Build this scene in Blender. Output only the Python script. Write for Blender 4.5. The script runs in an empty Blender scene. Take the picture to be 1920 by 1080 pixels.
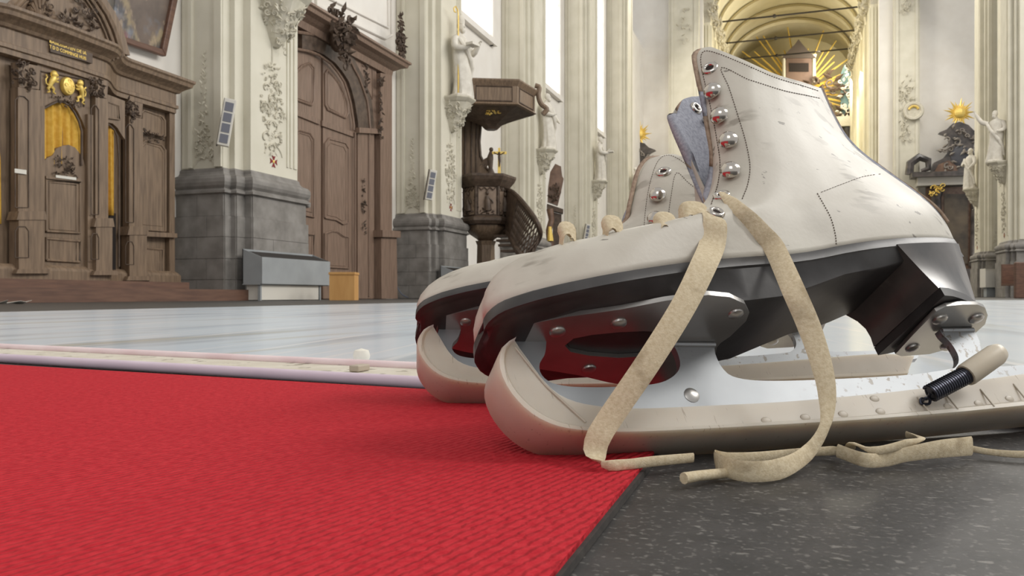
import bpy, bmesh, math, random
import numpy as np
from mathutils import Vector, Matrix
from mathutils.bvhtree import BVHTree
from mathutils.geometry import tessellate_polygon

random.seed(7)
SC = bpy.context.scene
COL = SC.collection

# ------------------------------------------------------------------ camera
FPX = 1500.0            # focal length in pixels of the 1920x1080 frame
HZ = 554.0              # horizon row
VX = 1485.0             # nave vanishing column
TH = math.atan((VX - 960.0) / FPX)
FWD = Vector((-math.sin(TH), math.cos(TH), 0.0))
RGT = Vector((math.cos(TH), math.sin(TH), 0.0))
UP = Vector((0, 0, 1))
D0 = 0.345              # distance of the near skate's contact with the floor
HC = D0 * (855.0 - HZ) / FPX
CAM = Vector((0, 0, HC))
cam_d = bpy.data.cameras.new('camera')
cam = bpy.data.objects.new('camera', cam_d)
COL.objects.link(cam)
cam.location = CAM
cam.rotation_euler = (math.pi / 2, 0, TH)
cam_d.sensor_width = 36.0
cam_d.lens = 36.0 * FPX / 1920.0
cam_d.shift_y = (HZ - 540.0) / 1920.0
cam_d.clip_start = 0.01
cam_d.clip_end = 300
cam_d.dof.use_dof = True
cam_d.dof.focus_distance = 0.42
cam_d.dof.aperture_fstop = 50.0
SC.camera = cam

# ------------------------------------------------------------------ light
SC.view_settings.view_transform = 'Standard'
SC.view_settings.look = 'None'
SC.view_settings.gamma = 1.0
SC.view_settings.use_curve_mapping = False
SC.view_settings.exposure = 0.0
wd = bpy.data.worlds.new('church_daylight')
SC.world = wd
wd.use_nodes = True
wd.node_tree.nodes['Background'].inputs[0].default_value = (1.0, 0.985, 0.965, 1)
wd.node_tree.nodes['Background'].inputs[1].default_value = 0.58


def area_light(name, loc, target, sx, sy, power, color):
    l = bpy.data.lights.new(name, 'AREA')
    l.shape = 'RECTANGLE'
    l.size, l.size_y = sx, sy
    l.energy = power
    l.color = color
    o = bpy.data.objects.new(name, l)
    COL.objects.link(o)
    o.location = loc
    o.rotation_euler = (Vector(target) - Vector(loc)).to_track_quat('-Z', 'Y').to_euler()
    return o


# daylight of the clerestory windows along the right-hand side of the nave
for k in range(4):
    area_light('clerestory_window_light', (9.5, 3.0 + 6.5 * k, 10.5), (-6.0, 3.0 + 6.5 * k, 2.0), 3.0, 5.0, 620, (1.0, 0.97, 0.92))
area_light('west_window_light', (1.0, -9.0, 9.0), (0.0, 6.0, 0.0), 6.0, 6.0, 300, (1.0, 0.98, 0.95))


area_light('transept_fill_light', (-6.9, 38.0, 15.0), (6.5, 34.0, 4.0), 3.0, 6.0, 1500, (1.0, 0.95, 0.84))  # added lamp, brightens the right-hand piers and end wall
area_light('transept_fill_light', (6.9, 38.0, 15.0), (-6.5, 36.0, 4.0), 3.0, 6.0, 900, (1.0, 0.96, 0.88))  # second added lamp, brightens the left part of the end wall


# ------------------------------------------------------------------ helpers
def ray(u, v):
    return FWD + RGT * ((u - 960.0) / FPX) + UP * ((HZ - v) / FPX)


def hx(u, v, X):
    d = ray(u, v); t = (X - CAM.x) / d.x
    return CAM + d * t


def hy(u, v, Y):
    d = ray(u, v); t = (Y - CAM.y) / d.y
    return CAM + d * t


def hz(u, v, z=0.0):
    d = ray(u, v); t = (z - CAM.z) / d.z
    return CAM + d * t


def hd(u, v, t):
    return CAM + ray(u, v) * t


def catmull(pts, n):
    """smooth resample of a polyline, even in arc length"""
    P = [np.array(p, float) for p in pts]
    out = []
    for i in range(len(P) - 1):
        p0 = P[i - 1] if i > 0 else 2 * P[0] - P[1]
        p1, p2 = P[i], P[i + 1]
        p3 = P[i + 2] if i + 2 < len(P) else 2 * P[-1] - P[-2]
        for k in range(12):
            t = k / 12.0
            out.append(0.5 * ((2 * p1) + (-p0 + p2) * t + (2 * p0 - 5 * p1 + 4 * p2 - p3) * t * t + (-p0 + 3 * p1 - 3 * p2 + p3) * t ** 3))
    out.append(P[-1])
    out = np.array(out)
    return resample(out, n)


def resample(out, n, tt=None):
    out = np.array(out, float)
    seg = np.linalg.norm(np.diff(out, axis=0), axis=1)
    L = np.concatenate([[0], np.cumsum(seg)])
    L /= L[-1]
    t = np.linspace(0, 1, n) if tt is None else np.array(tt)
    return np.stack([np.interp(t, L, out[:, k]) for k in range(out.shape[1])], axis=1)


class MB:
    """collects vertices and faces of ONE part"""
    def __init__(self):
        self.v = []; self.f = []; self.m = []

    def add(self, vs, fs, mi=0):
        o = len(self.v)
        self.v += [tuple(x) for x in vs]
        for f in fs:
            self.f.append(tuple(i + o for i in f)); self.m.append(mi)
        return self

    def box(self, a, b, mi=0):
        x0, x1 = sorted((a[0], b[0])); y0, y1 = sorted((a[1], b[1])); z0, z1 = sorted((a[2], b[2]))
        vs = [(x0, y0, z0), (x1, y0, z0), (x1, y1, z0), (x0, y1, z0), (x0, y0, z1), (x1, y0, z1), (x1, y1, z1), (x0, y1, z1)]
        return self.add(vs, [(0, 3, 2, 1), (4, 5, 6, 7), (0, 1, 5, 4), (1, 2, 6, 5), (2, 3, 7, 6), (3, 0, 4, 7)], mi)

    def loft(self, rings, close=True, cap=True, mi=0):
        n = len(rings[0]); vs = [p for r in rings for p in r]; fs = []
        for i in range(len(rings) - 1):
            for j in range(n if close else n - 1):
                a = i * n + j; b = i * n + (j + 1) % n
                fs.append((a, b, b + n, a + n))
        if cap and close:
            fs.append(tuple(range(n - 1, -1, -1)))
            fs.append(tuple((len(rings) - 1) * n + j for j in range(n)))
        return self.add(vs, fs, mi)

    def prism(self, poly, off, mi=0):
        """poly: 3-D points of a planar outline; off: extrusion vector"""
        off = Vector(off)
        a = [Vector(p) for p in poly]; b = [p + off for p in a]
        return self.loft([a, b], True, True, mi)

    def tube(self, path, r, n=8, cap=True, mi=0, squash=None):
        P = [Vector(p) for p in path]; rings = []
        prev = None
        for i, p in enumerate(P):
            d = (P[min(i + 1, len(P) - 1)] - P[max(i - 1, 0)])
            d = d.normalized() if d.length > 1e-9 else Vector((0, 0, 1))
            if prev is None:
                a = Vector((0, 0, 1)) if abs(d.z) < 0.9 else Vector((1, 0, 0))
                x = d.cross(a).normalized()
            else:
                x = (prev - d * prev.dot(d))
                x = x.normalized() if x.length > 1e-6 else d.orthogonal().normalized()
            prev = x
            y = d.cross(x)
            rr = r[i] if isinstance(r, (list, tuple)) else r
            rings.append([p + x * math.cos(2 * math.pi * k / n) * rr + y * math.sin(2 * math.pi * k / n) * rr for k in range(n)])
        return self.loft(rings, True, cap, mi)

    def lathe(self, prof, c, ax=(0, 0, 1), n=16, mi=0):
        """prof: list of (radius, height) along the axis from c"""
        ax = Vector(ax).normalized()
        x = ax.orthogonal().normalized(); y = ax.cross(x); c = Vector(c)
        rings = [[c + ax * h + (x * math.cos(2 * math.pi * k / n) + y * math.sin(2 * math.pi * k / n)) * max(r, 1e-5) for k in range(n)] for r, h in prof]
        return self.loft(rings, True, True, mi)

    def ball(self, c, rx, ry=None, rz=None, n=10, m=7, mi=0):
        ry = ry or rx; rz = rz or rx
        c = Vector(c); rings = []
        for i in range(m + 1):
            a = math.pi * i / m
            rr = max(math.sin(a), 1e-3); h = -math.cos(a)
            rings.append([c + Vector((rx * rr * math.cos(2 * math.pi * k / n), ry * rr * math.sin(2 * math.pi * k / n), rz * h)) for k in range(n)])
        return self.loft(rings, True, True, mi)

    def strip(self, pts, wv, mi=0):
        """ribbon: pts and per-point half-width vectors"""
        n = len(pts); vs = []
        for p, w in zip(pts, wv):
            vs += [Vector(p) - Vector(w), Vector(p) + Vector(w)]
        return self.add(vs, [(2 * i, 2 * i + 1, 2 * i + 3, 2 * i + 2) for i in range(n - 1)], mi)


def base_of(parent):
    o = parent; off = Vector((0, 0, 0))
    while o is not None:
        off += o.location
        o = o.parent
    return off


def obj(name, mb, mats, parent=None, smooth=False, local=False, merge=0.0, bevel=0.0, norm=True):
    """link ONE mesh object; world coordinates unless local=True"""
    me = bpy.data.meshes.new(name)
    off = Vector((0, 0, 0)) if (local or parent is None) else base_of(parent)
    me.from_pydata([(v[0] - off.x, v[1] - off.y, v[2] - off.z) for v in mb.v], [], mb.f)
    if not isinstance(mats, (list, tuple)):
        mats = [mats]
    for m in mats:
        me.materials.append(m)
    for p, i in zip(me.polygons, mb.m):
        p.material_index = i
    if norm or merge:
        bm = bmesh.new(); bm.from_mesh(me)
        if merge:
            bmesh.ops.remove_doubles(bm, verts=bm.verts, dist=merge)
        if norm:
            bmesh.ops.recalc_face_normals(bm, faces=bm.faces)
        bm.to_mesh(me); bm.free()
    if smooth:
        for p in me.polygons:
            p.use_smooth = True
        if smooth != 'all':
            me.set_sharp_from_angle(angle=math.radians(smooth if smooth is not True else 40))
    o = bpy.data.objects.new(name, me)
    COL.objects.link(o)
    if parent is not None:
        o.parent = parent
    if bevel:
        b = o.modifiers.new('bevel', 'BEVEL'); b.width = bevel; b.segments = 2; b.limit_method = 'ANGLE'
    return o


def tag(o, label, cat, group=None, kind=None):
    if label: o['label'] = label
    if cat: o['category'] = cat
    if group: o['group'] = group
    if kind: o['kind'] = kind
    return o


def thing(name, label, cat, loc=(0, 0, 0), group=None, kind=None):
    o = bpy.data.objects.new(name, None)
    COL.objects.link(o)
    o.location = loc
    o.empty_display_size = 0.1
    return tag(o, label, cat, group, kind)


def struct(name, mb, m, **k):
    o = obj(name, mb, m, **k)
    o['kind'] = 'structure'
    return o


def copy_tree(o, parent=None, loc=None):
    c = o.copy(); COL.objects.link(c); c.parent = parent
    if loc is not None: c.location = loc
    for ch in list(o.children):
        copy_tree(ch, c)
    return c


# ------------------------------------------------------------------ materials
def srgb(r, g, b):
    f = lambda x: (x / 255.0) / 12.92 if x / 255.0 <= 0.04045 else (((x / 255.0) + 0.055) / 1.055) ** 2.4
    return (f(r), f(g), f(b), 1.0)


def mat(name, c1, c2=None, rough=0.6, metal=0.0, scale=8.0, stretch=(1, 1, 1), bump=0.0, bscale=None, detail=6.0, spec=0.5, lo=0.35, hi=0.65, emit=0.0, sss=0.0, bdist=0.01, coat=0.0):
    m = bpy.data.materials.new(name)
    m.use_nodes = True
    nt = m.node_tree; N = nt.nodes; L = nt.links
    b = N['Principled BSDF']
    b.inputs['Roughness'].default_value = rough
    b.inputs['Metallic'].default_value = metal
    b.inputs['Specular IOR Level'].default_value = spec
    b.inputs['Coat Weight'].default_value = coat
    if sss:
        b.inputs['Subsurface Weight'].default_value = sss
        b.inputs['Subsurface Radius'].default_value = (1.0, 0.8, 0.6)
        b.inputs['Subsurface Scale'].default_value = 0.015
    b.inputs['Base Color'].default_value = c1
    tc = N.new('ShaderNodeTexCoord'); mp = N.new('ShaderNodeMapping')
    L.new(tc.outputs['Object'], mp.inputs[0]); mp.inputs['Scale'].default_value = stretch
    if c2 is not None:
        nz = N.new('ShaderNodeTexNoise'); nz.inputs['Scale'].default_value = scale; nz.inputs['Detail'].default_value = detail
        L.new(mp.outputs[0], nz.inputs['Vector'])
        r = N.new('ShaderNodeValToRGB')
        r.color_ramp.elements[0].position = lo; r.color_ramp.elements[1].position = hi
        r.color_ramp.elements[0].color = c1; r.color_ramp.elements[1].color = c2
        L.new(nz.outputs['Fac'], r.inputs[0]); L.new(r.outputs[0], b.inputs['Base Color'])
        m['ramp'] = r.name
    if bump:
        n2 = N.new('ShaderNodeTexNoise'); n2.inputs['Scale'].default_value = bscale or scale; n2.inputs['Detail'].default_value = 5
        L.new(mp.outputs[0], n2.inputs['Vector'])
        bp = N.new('ShaderNodeBump'); bp.inputs['Strength'].default_value = bump; bp.inputs['Distance'].default_value = bdist
        L.new(n2.outputs['Fac'], bp.inputs['Height']); L.new(bp.outputs[0], b.inputs['Normal'])
    if emit:
        b.inputs['Emission Color'].default_value = c1; b.inputs['Emission Strength'].default_value = emit
    return m


def add_spots(m, color, scale, thresh, soft=0.03, stretch=(1, 1, 1), amount=1.0, detail=3.0, mask_scale=None):
    """dark or pale marks with a shape of their own over a material's colour"""
    nt = m.node_tree; N = nt.nodes; L = nt.links
    b = N['Principled BSDF']
    tc = N.new('ShaderNodeTexCoord'); mp = N.new('ShaderNodeMapping'); mp.inputs['Scale'].default_value = stretch
    L.new(tc.outputs['Object'], mp.inputs[0])
    nz = N.new('ShaderNodeTexNoise'); nz.inputs['Scale'].default_value = scale; nz.inputs['Detail'].default_value = detail
    L.new(mp.outputs[0], nz.inputs['Vector'])
    r = N.new('ShaderNodeMapRange'); r.inputs['From Min'].default_value = thresh; r.inputs['From Max'].default_value = thresh + soft
    r.inputs['To Max'].default_value = amount
    L.new(nz.outputs['Fac'], r.inputs['Value'])
    fac = r.outputs[0]
    if mask_scale:
        n3 = N.new('ShaderNodeTexNoise'); n3.inputs['Scale'].default_value = mask_scale
        L.new(tc.outputs['Object'], n3.inputs['Vector'])
        r3 = N.new('ShaderNodeMapRange'); r3.inputs['From Min'].default_value = 0.48; r3.inputs['From Max'].default_value = 0.6
        L.new(n3.outputs['Fac'], r3.inputs['Value'])
        mu = N.new('ShaderNodeMath'); mu.operation = 'MULTIPLY'
        L.new(fac, mu.inputs[0]); L.new(r3.outputs[0], mu.inputs[1]); fac = mu.outputs[0]
    mx = N.new('ShaderNodeMix'); mx.data_type = 'RGBA'
    old = b.inputs['Base Color']
    if old.is_linked:
        L.new(old.links[0].from_socket, mx.inputs[6])
    else:
        mx.inputs[6].default_value = old.default_value
    mx.inputs[7].default_value = color
    L.new(fac, mx.inputs[0]); L.new(mx.outputs[2], b.inputs['Base Color'])
    return m
# ------------------------------------------------------------------ floor, carpet, rink
M_STONE = mat('dark_stone', srgb(54, 53, 52), srgb(70, 68, 67), rough=0.45, scale=55, bump=0.12, bscale=260, bdist=0.002, lo=0.3, hi=0.7)
add_spots(M_STONE, srgb(120, 117, 113), 420, 0.58, 0.08, stretch=(1, 1, 1), amount=0.6)
add_spots(M_STONE, srgb(140, 137, 132), 230, 0.65, 0.03, stretch=(0.6, 1.2, 1), amount=0.6)
mb = MB().box((-14, -8, -0.3), (14, 60, 0.0))
floor = struct('floor', mb, M_STONE)
floor['label'] = 'dark grey worn stone floor with pale scratches'


def line_dir(a, b):
    return (b - a).normalized()


def carpet_material():
    m = mat('red_carpet_pile', srgb(180, 37, 48), srgb(194, 49, 58), rough=0.95, scale=260, spec=0.15, detail=3)
    nt = m.node_tree; N = nt.nodes; L = nt.links; b = N['Principled BSDF']
    tc = N.new('ShaderNodeTexCoord'); mp = N.new('ShaderNodeMapping')
    a = hz(1850, 556) - hz(1000, 900)
    mp.inputs['Rotation'].default_value = (0, 0, -math.atan2(a.y, a.x))
    L.new(tc.outputs['Object'], mp.inputs[0])
    n0 = N.new('ShaderNodeTexNoise'); n0.inputs['Scale'].default_value = 60
    L.new(mp.outputs[0], n0.inputs['Vector'])
    wv = N.new('ShaderNodeTexWave'); wv.bands_direction = 'Y'; wv.inputs['Scale'].default_value = 92; wv.inputs['Distortion'].default_value = 2.2
    wv.inputs['Detail'].default_value = 2; wv.inputs['Detail Scale'].default_value = 3
    L.new(mp.outputs[0], wv.inputs['Vector'])
    st = N.new('ShaderNodeMapping'); st.inputs['Scale'].default_value = (0.55, 1, 1)
    L.new(mp.outputs[0], st.inputs[0])
    vo = N.new('ShaderNodeTexVoronoi'); vo.inputs['Scale'].default_value = 420
    L.new(st.outputs[0], vo.inputs['Vector'])
    ad = N.new('ShaderNodeMath'); ad.operation = 'MULTIPLY_ADD'; ad.inputs[1].default_value = -0.9
    L.new(vo.outputs['Distance'], ad.inputs[0]); L.new(wv.outputs['Fac'], ad.inputs[2])
    bp = N.new('ShaderNodeBump'); bp.inputs['Strength'].default_value = 0.6; bp.inputs['Distance'].default_value = 0.0016
    L.new(ad.outputs[0], bp.inputs['Height']); L.new(bp.outputs[0], b.inputs['Normal'])
    add_spots(m, srgb(176, 36, 48), 9, 0.5, 0.3, amount=0.3)
    return m


M_CARPET = carpet_material()
M_CARPET_EDGE = mat('carpet_edge_rubber', srgb(48, 44, 42), srgb(62, 58, 54), rough=0.85, scale=200)
CT = 0.004
e0, e1 = hz(1207, 868, CT), hz(1030, 1080, CT)
b0, b1 = hz(0, 683, CT), hz(775, 728, CT)
de, db = line_dir(e1, e0), line_dir(b0, b1)
# corner where the side edge meets the edge along the rink
den = de.x * db.y - de.y * db.x
tt = ((b0.x - e0.x) * db.y - (b0.y - e0.y) * db.x) / den
corner = e0 + de * tt
q1 = e0 - de * 0.9
q2 = b0 - db * 1.2
q3 = q2 - de * 2.2
q4 = q1 + Vector((-0.0, 0, 0)) - de * 0.2
car = thing('red_carpet', 'bright red ribbed carpet laid on the stone floor up to the rink edge', 'carpet', (corner.x, corner.y, 0))
mb = MB()
top = [q4, corner, q2, q3]
mb.add([(p.x, p.y, CT) for p in top] + [(p.x, p.y, 0.0015) for p in top], [(0, 1, 2, 3), (0, 4, 5, 1), (1, 5, 6, 2), (2, 6, 7, 3), (3, 7, 4, 0)])
obj('pile', mb, M_CARPET, car)
nrm = Vector((de.y, -de.x, 0))
mb = MB()
mb.add([(p.x, p.y, z) for p, z in ((q4 - nrm * 0.01, 0.0002), (q4 + nrm * 0.0016, 0.0002), (q4 + nrm * 0.0014, 0.0024), (q4 - nrm * 0.01, 0.0024),
                                   (corner - nrm * 0.01, 0.0002), (corner + nrm * 0.0016, 0.0002), (corner + nrm * 0.0014, 0.0024), (corner - nrm * 0.01, 0.0024))],
       [(0, 1, 5, 4), (1, 2, 6, 5), (2, 3, 7, 6), (3, 0, 4, 7), (0, 3, 2, 1), (4, 5, 6, 7)])
o = obj('rubber_backing', mb, M_CARPET_EDGE, car)
o['label'] = 'black rubber backing along the cut carpet edge'

# synthetic ice rink with its edging
M_ICE = mat('synthetic_ice', srgb(226, 238, 250), srgb(238, 246, 254), rough=0.18, scale=3, stretch=(1, 1, 1), spec=0.55, bump=0.06, bscale=40, bdist=0.002)
# skating scratches run across the sheet
_a = math.atan2((hz(700, 600) - hz(100, 640)).y, (hz(700, 600) - hz(100, 640)).x)


def scratches(m, ang, col, scale, thr, amt, soft=0.08, sx=0.04):
    nt = m.node_tree; N = nt.nodes; L = nt.links
    b = N['Principled BSDF']
    tc = N.new('ShaderNodeTexCoord'); r0 = N.new('ShaderNodeMapping'); r0.inputs['Rotation'].default_value = (0, 0, -ang)
    mp = N.new('ShaderNodeMapping'); mp.inputs['Scale'].default_value = (sx, 1, 1)
    L.new(tc.outputs['Object'], r0.inputs[0]); L.new(r0.outputs[0], mp.inputs[0])
    nz = N.new('ShaderNodeTexNoise'); nz.inputs['Scale'].default_value = scale; nz.inputs['Detail'].default_value = 4
    L.new(mp.outputs[0], nz.inputs['Vector'])
    r = N.new('ShaderNodeMapRange'); r.inputs['From Min'].default_value = thr; r.inputs['From Max'].default_value = thr + soft; r.inputs['To Max'].default_value = amt
    L.new(nz.outputs['Fac'], r.inputs['Value'])
    mx = N.new('ShaderNodeMix'); mx.data_type = 'RGBA'
    old = b.inputs['Base Color']
    if old.is_linked: L.new(old.links[0].from_socket, mx.inputs[6])
    else: mx.inputs[6].default_value = old.default_value
    mx.inputs[7].default_value = col
    L.new(r.outputs[0], mx.inputs[0]); L.new(mx.outputs[2], b.inputs['Base Color'])


scratches(M_ICE, _a, srgb(190, 197, 204), 6, 0.52, 0.7, 0.12, 0.12)
scratches(M_ICE, _a + 0.12, srgb(250, 252, 255), 40, 0.6, 0.9, 0.04, 0.02)
scratches(M_ICE, _a - 0.1, srgb(205, 200, 178), 10, 0.56, 0.5, 0.1, 0.06)
M_TUBE = mat('pink_white_pipe', srgb(226, 200, 203), srgb(236, 216, 218), rough=0.4, scale=20)
M_TUBE2 = mat('lilac_white_pipe', srgb(206, 188, 204), srgb(216, 200, 214), rough=0.4, scale=20)
M_CHAN = mat('beige_channel', srgb(196, 188, 172), srgb(212, 206, 192), rough=0.6, scale=30)
add_spots(M_CHAN, srgb(110, 100, 80), 60, 0.62, 0.05, amount=0.7)
r_up0, r_up1 = hz(0, 650, 0.0055), hz(760, 686, 0.0055)
du = line_dir(r_up0, r_up1); dl = du
r_lo0 = hz(400, 694.5, 0.005); r_lo0 = r_lo0 - du * ((r_lo0 - r_up0).dot(du))
rink = thing('skating_rink', 'glossy white synthetic ice sheet with scratches and pipe edging', 'ice rink', (r_up0.x, r_up0.y, 0))
fb0, fb1 = hz(0, 587), hz(800, 568)
df = line_dir(fb0, fb1)
UA, UB = r_up0 - du * 1.6, r_up0 + du * 6.0
FA = fb0 - df * 2.0
s_ = (12.5 - fb0.y) / df.y
FB = fb0 + df * s_
sheet = [UA, UB, Vector((9, 12.5, 0)), FB, FA]
mb = MB().prism([(p.x, p.y, 0.0005) for p in sheet], (0, 0, 0.004))
obj('ice_sheet', mb, M_ICE, rink)
mb = MB().tube([r_up0 - du * 1.6 + Vector((0, 0, 0)), r_up0 + du * 6.0], 0.0040, 12)
o = obj('upper_pipe', mb, M_TUBE, rink, smooth=True); o['label'] = 'pinkish white pipe along the ice'
mb = MB().tube([r_lo0 - dl * 1.6, r_lo0 + dl * 6.0], 0.0046, 12)
o = obj('lower_pipe', mb, M_TUBE2, rink, smooth=True); o['label'] = 'lilac white pipe along the carpet'
mb = MB().prism([(p.x, p.y, 0.0002) for p in (r_lo0 - dl * 1.6, r_lo0 + dl * 6, r_up0 + du * 6, r_up0 - du * 1.6)], (0, 0, 0.0035))
o = obj('channel_strip', mb, M_CHAN, rink); o['label'] = 'stained beige channel between the two pipes'
# clamp and white knob on the edging
kp = hz(678, 674, 0.006)
mb = MB().lathe([(0.0, 0), (0.0075, 0.0), (0.0085, 0.004), (0.007, 0.009), (0.0, 0.011)], kp, (0, 0, 1), 14)
M_WPLAST = mat('white_plastic', srgb(228, 224, 212), rough=0.45)
o = obj('knob', mb, M_WPLAST, rink, smooth=True); o['label'] = 'white plastic knob on the edging'
k2 = hz(672, 696, 0.004)
mb = MB().prism([(k2 + du * a + Vector((0, b, 0))) for a, b in ((-0.005, -0.008), (0.005, -0.008), (0.005, 0.012), (-0.005, 0.012))], (0, 0, 0.0055))
obj('clamp', mb, mat('grey_beige_plastic', srgb(176, 164, 148), rough=0.6), rink, bevel=0.001)
# ------------------------------------------------------------------ ice skates
M_LEATHER = mat('cream_leather', srgb(184, 178, 166), srgb(202, 197, 185), rough=0.44, scale=22, spec=0.4, bump=0.08, bscale=420, bdist=0.001)
add_spots(M_LEATHER, srgb(132, 125, 112), 18, 0.54, 0.2, amount=0.45)
add_spots(M_LEATHER, srgb(84, 76, 66), 170, 0.69, 0.03, stretch=(0.6, 1, 1.3), amount=0.7)
add_spots(M_LEATHER, srgb(112, 103, 90), 70, 0.57, 0.07, stretch=(0.45, 1, 1.6), amount=0.55, mask_scale=14)
M_LINING = mat('grey_felt_lining', srgb(146, 148, 158), srgb(170, 172, 182), rough=0.95, scale=500, spec=0.1, bump=0.3, bscale=900, bdist=0.001)
M_LEDGE = mat('raw_leather_edge', srgb(142, 120, 102), srgb(172, 150, 130), rough=0.8, scale=300)
M_SOLE = mat('black_sole', srgb(44, 42, 42), srgb(58, 56, 56), rough=0.42, scale=60, spec=0.5, bump=0.05, bscale=300, bdist=0.001)
M_HEEL = mat('worn_black_heel', srgb(52, 50, 50), srgb(92, 86, 82), rough=0.3, scale=30, spec=0.6)
add_spots(M_HEEL, srgb(150, 142, 134), 40, 0.56, 0.12, stretch=(1, 1, 0.5), amount=0.5)
M_STEEL = mat('blade_steel', srgb(146, 149, 152), srgb(164, 167, 170), rough=0.45, metal=0.75, scale=14)
add_spots(M_STEEL, srgb(120, 112, 100), 330, 0.60, 0.05, amount=0.7, mask_scale=10)
M_PLATE = mat('plate_steel', srgb(170, 168, 165), srgb(190, 188, 184), rough=0.3, metal=0.85, scale=30)
M_STUD = mat('nickel_stud', srgb(200, 194, 186), rough=0.18, metal=1.0)
M_GUARD = mat('milky_guard_plastic', srgb(180, 170, 155), srgb(192, 183, 169), rough=0.4, scale=30, spec=0.4, sss=0.5)
add_spots(M_GUARD, srgb(120, 104, 84), 300, 0.66, 0.05, stretch=(2.2, 1, 0.3), amount=0.5)
M_LACE = mat('cream_lace', srgb(196, 180, 150), srgb(212, 198, 170), rough=0.9, scale=700, stretch=(1, 1, 1), spec=0.15, bump=0.25, bscale=1500, bdist=0.001)
add_spots(M_LACE, srgb(140, 122, 96), 60, 0.62, 0.1, amount=0.5)
M_THREAD = mat('dark_thread', srgb(96, 86, 76), rough=0.9)
M_SPRING = mat('dark_spring_steel', srgb(70, 72, 82), rough=0.32, metal=0.9)
M_SLEEVE2 = mat('worn_grip_plastic', srgb(176, 166, 151), rough=0.4)
M_SLEEVE = mat('beige_plastic_sleeve', srgb(196, 184, 164), srgb(206, 196, 178), rough=0.4, scale=40, sss=0.2)


class Frame:
    """a skate's own axes: s from toe to heel, w away from the near side, n up along the blade"""
    def __init__(self, contact, psi, rho, half):
        p, r = math.radians(psi), math.radians(rho)
        self.S = (RGT * math.cos(p) + FWD * math.sin(p)).normalized()
        Lh = -RGT * math.sin(p) + FWD * math.cos(p)
        self.N = (UP * math.cos(r) + Lh * math.sin(r)).normalized()
        self.W = (Lh * math.cos(r) - UP * math.sin(r)).normalized()
        self.A = contact - self.W * half
        self.M = Matrix((self.S, self.W, self.N)).transposed().to_4x4()
        self.M.translation = self.A
        self.Mi = self.M.inverted()

    def w(self, u, v, w):
        d = ray(u, v); t = (w + (self.A - CAM).dot(self.W)) / d.dot(self.W)
        q = self.Mi @ (CAM + d * t)
        return np.array((q.x, q.z))

    def plane(self, u, v, p0, n):
        """ray with a plane given in own axes -> (s, w, n)"""
        d = self.Mi.to_3x3() @ ray(u, v); c = self.Mi @ CAM
        t = (Vector(p0) - c).dot(Vector(n)) / d.dot(Vector(n))
        return c + d * t

    def cast(self, bvh, u, v):
        d = (self.Mi.to_3x3() @ ray(u, v)).normalized(); c = self.Mi @ CAM
        h, n, i, t = bvh.ray_cast(c, d)
        if h is None: return None, None
        if n.dot(d) > 0: n = -n
        return h, n


GT = 0.013                         # half thickness of the blade guard
F1 = Frame(hz(1250, 855, 0.0), 18, 36, GT)
WT = [(0, 0), (.012, .010), (.035, .0175), (.07, .0245), (.12, .0305), (.2, .036), (.3, .0385), (.42, .0365), (.55, .032), (.7, .0305), (.82, .030), (.9, .0265), (.95, .0205), (.98, .0135), (1, 0)]
WC = [(0, .024), (.15, .031), (.4, .036), (.65, .034), (.8, .028), (.9, .020), (.96, .012), (1, 0)]
WM = [(0, .010), (.05, .019), (.15, .027), (.3, .033), (.5, .034), (.7, .031), (.85, .026), (.93, .019), (.975, .011), (1, 0)]
wt = lambda T, p: float(np.interp(p, [a for a, _ in T], [b for _, b in T]))

bot_px = [(907, 606), (909, 598), (918, 585), (940, 569), (975, 556), (1020, 543), (1110, 523), (1200, 507), (1300, 493), (1400, 484), (1480, 479), (1530, 472), (1580, 462), (1640, 453), (1700, 448), (1760, 447), (1789, 450)]
front_px = [(907, 606), (903, 580), (910, 548), (932, 519), (972, 488), (1030, 464), (1100, 450), (1180, 443), (1245, 436), (1292, 418), (1320, 388)]
flap_px = [(1320, 388), (1337, 340), (1343, 300), (1334, 250), (1322, 185), (1310, 130), (1307, 104), (1316, 90)]
top_px = [(1316, 90), (1332, 88), (1350, 94), (1394, 112), (1452, 138), (1505, 154), (1541, 166)]
back_px = [(1789, 450), (1778, 418), (1755, 388), (1722, 362), (1682, 335), (1642, 306), (1622, 294), (1596, 272), (1572, 233), (1551, 189), (1541, 166)]
NP, NQ = 44, 46
PS = [0.5 - 0.5 * math.cos(math.pi * i / (NP - 1)) for i in range(NP)]
QT = 0.48


def arc(px):
    a = np.array(px, float); s = np.concatenate([[0], np.cumsum(np.linalg.norm(np.diff(a, axis=0), axis=1))])
    return s / s[-1]


def near_profile():
    B = [F1.w(u, v, -wt(WT, p)) for (u, v), p in zip(resample(catmull(bot_px, 400), 0, PS), PS)]
    T = [F1.w(u, v, -wt(WC, p)) for (u, v), p in zip(resample(catmull(top_px, 400), 0, PS), PS)]
    Fa = [F1.w(u, v, -float(np.interp(k, [0, 2, 3, 4, 5, 6, 8, 10], [0, .0, .002, .006, .011, .016, .017, .010]))) for k, (u, v) in enumerate(front_px)]
    Fb = [F1.w(u, v, -float(np.interp(q, [0, .3, 1], [.010, .019, .024]))) for (u, v), q in zip(flap_px, arc(flap_px))]
    K = [F1.w(u, v, 0.0) for u, v in back_px]
    K[-1] = T[-1]; Fb[-1] = T[0]; B[-1] = K[0]; Fb[0] = Fa[-1]; Fa[0] = B[0]
    return dict(B=B, T=T, Fa=Fa, Fb=Fb, K=K)


PROF = near_profile()


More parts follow.
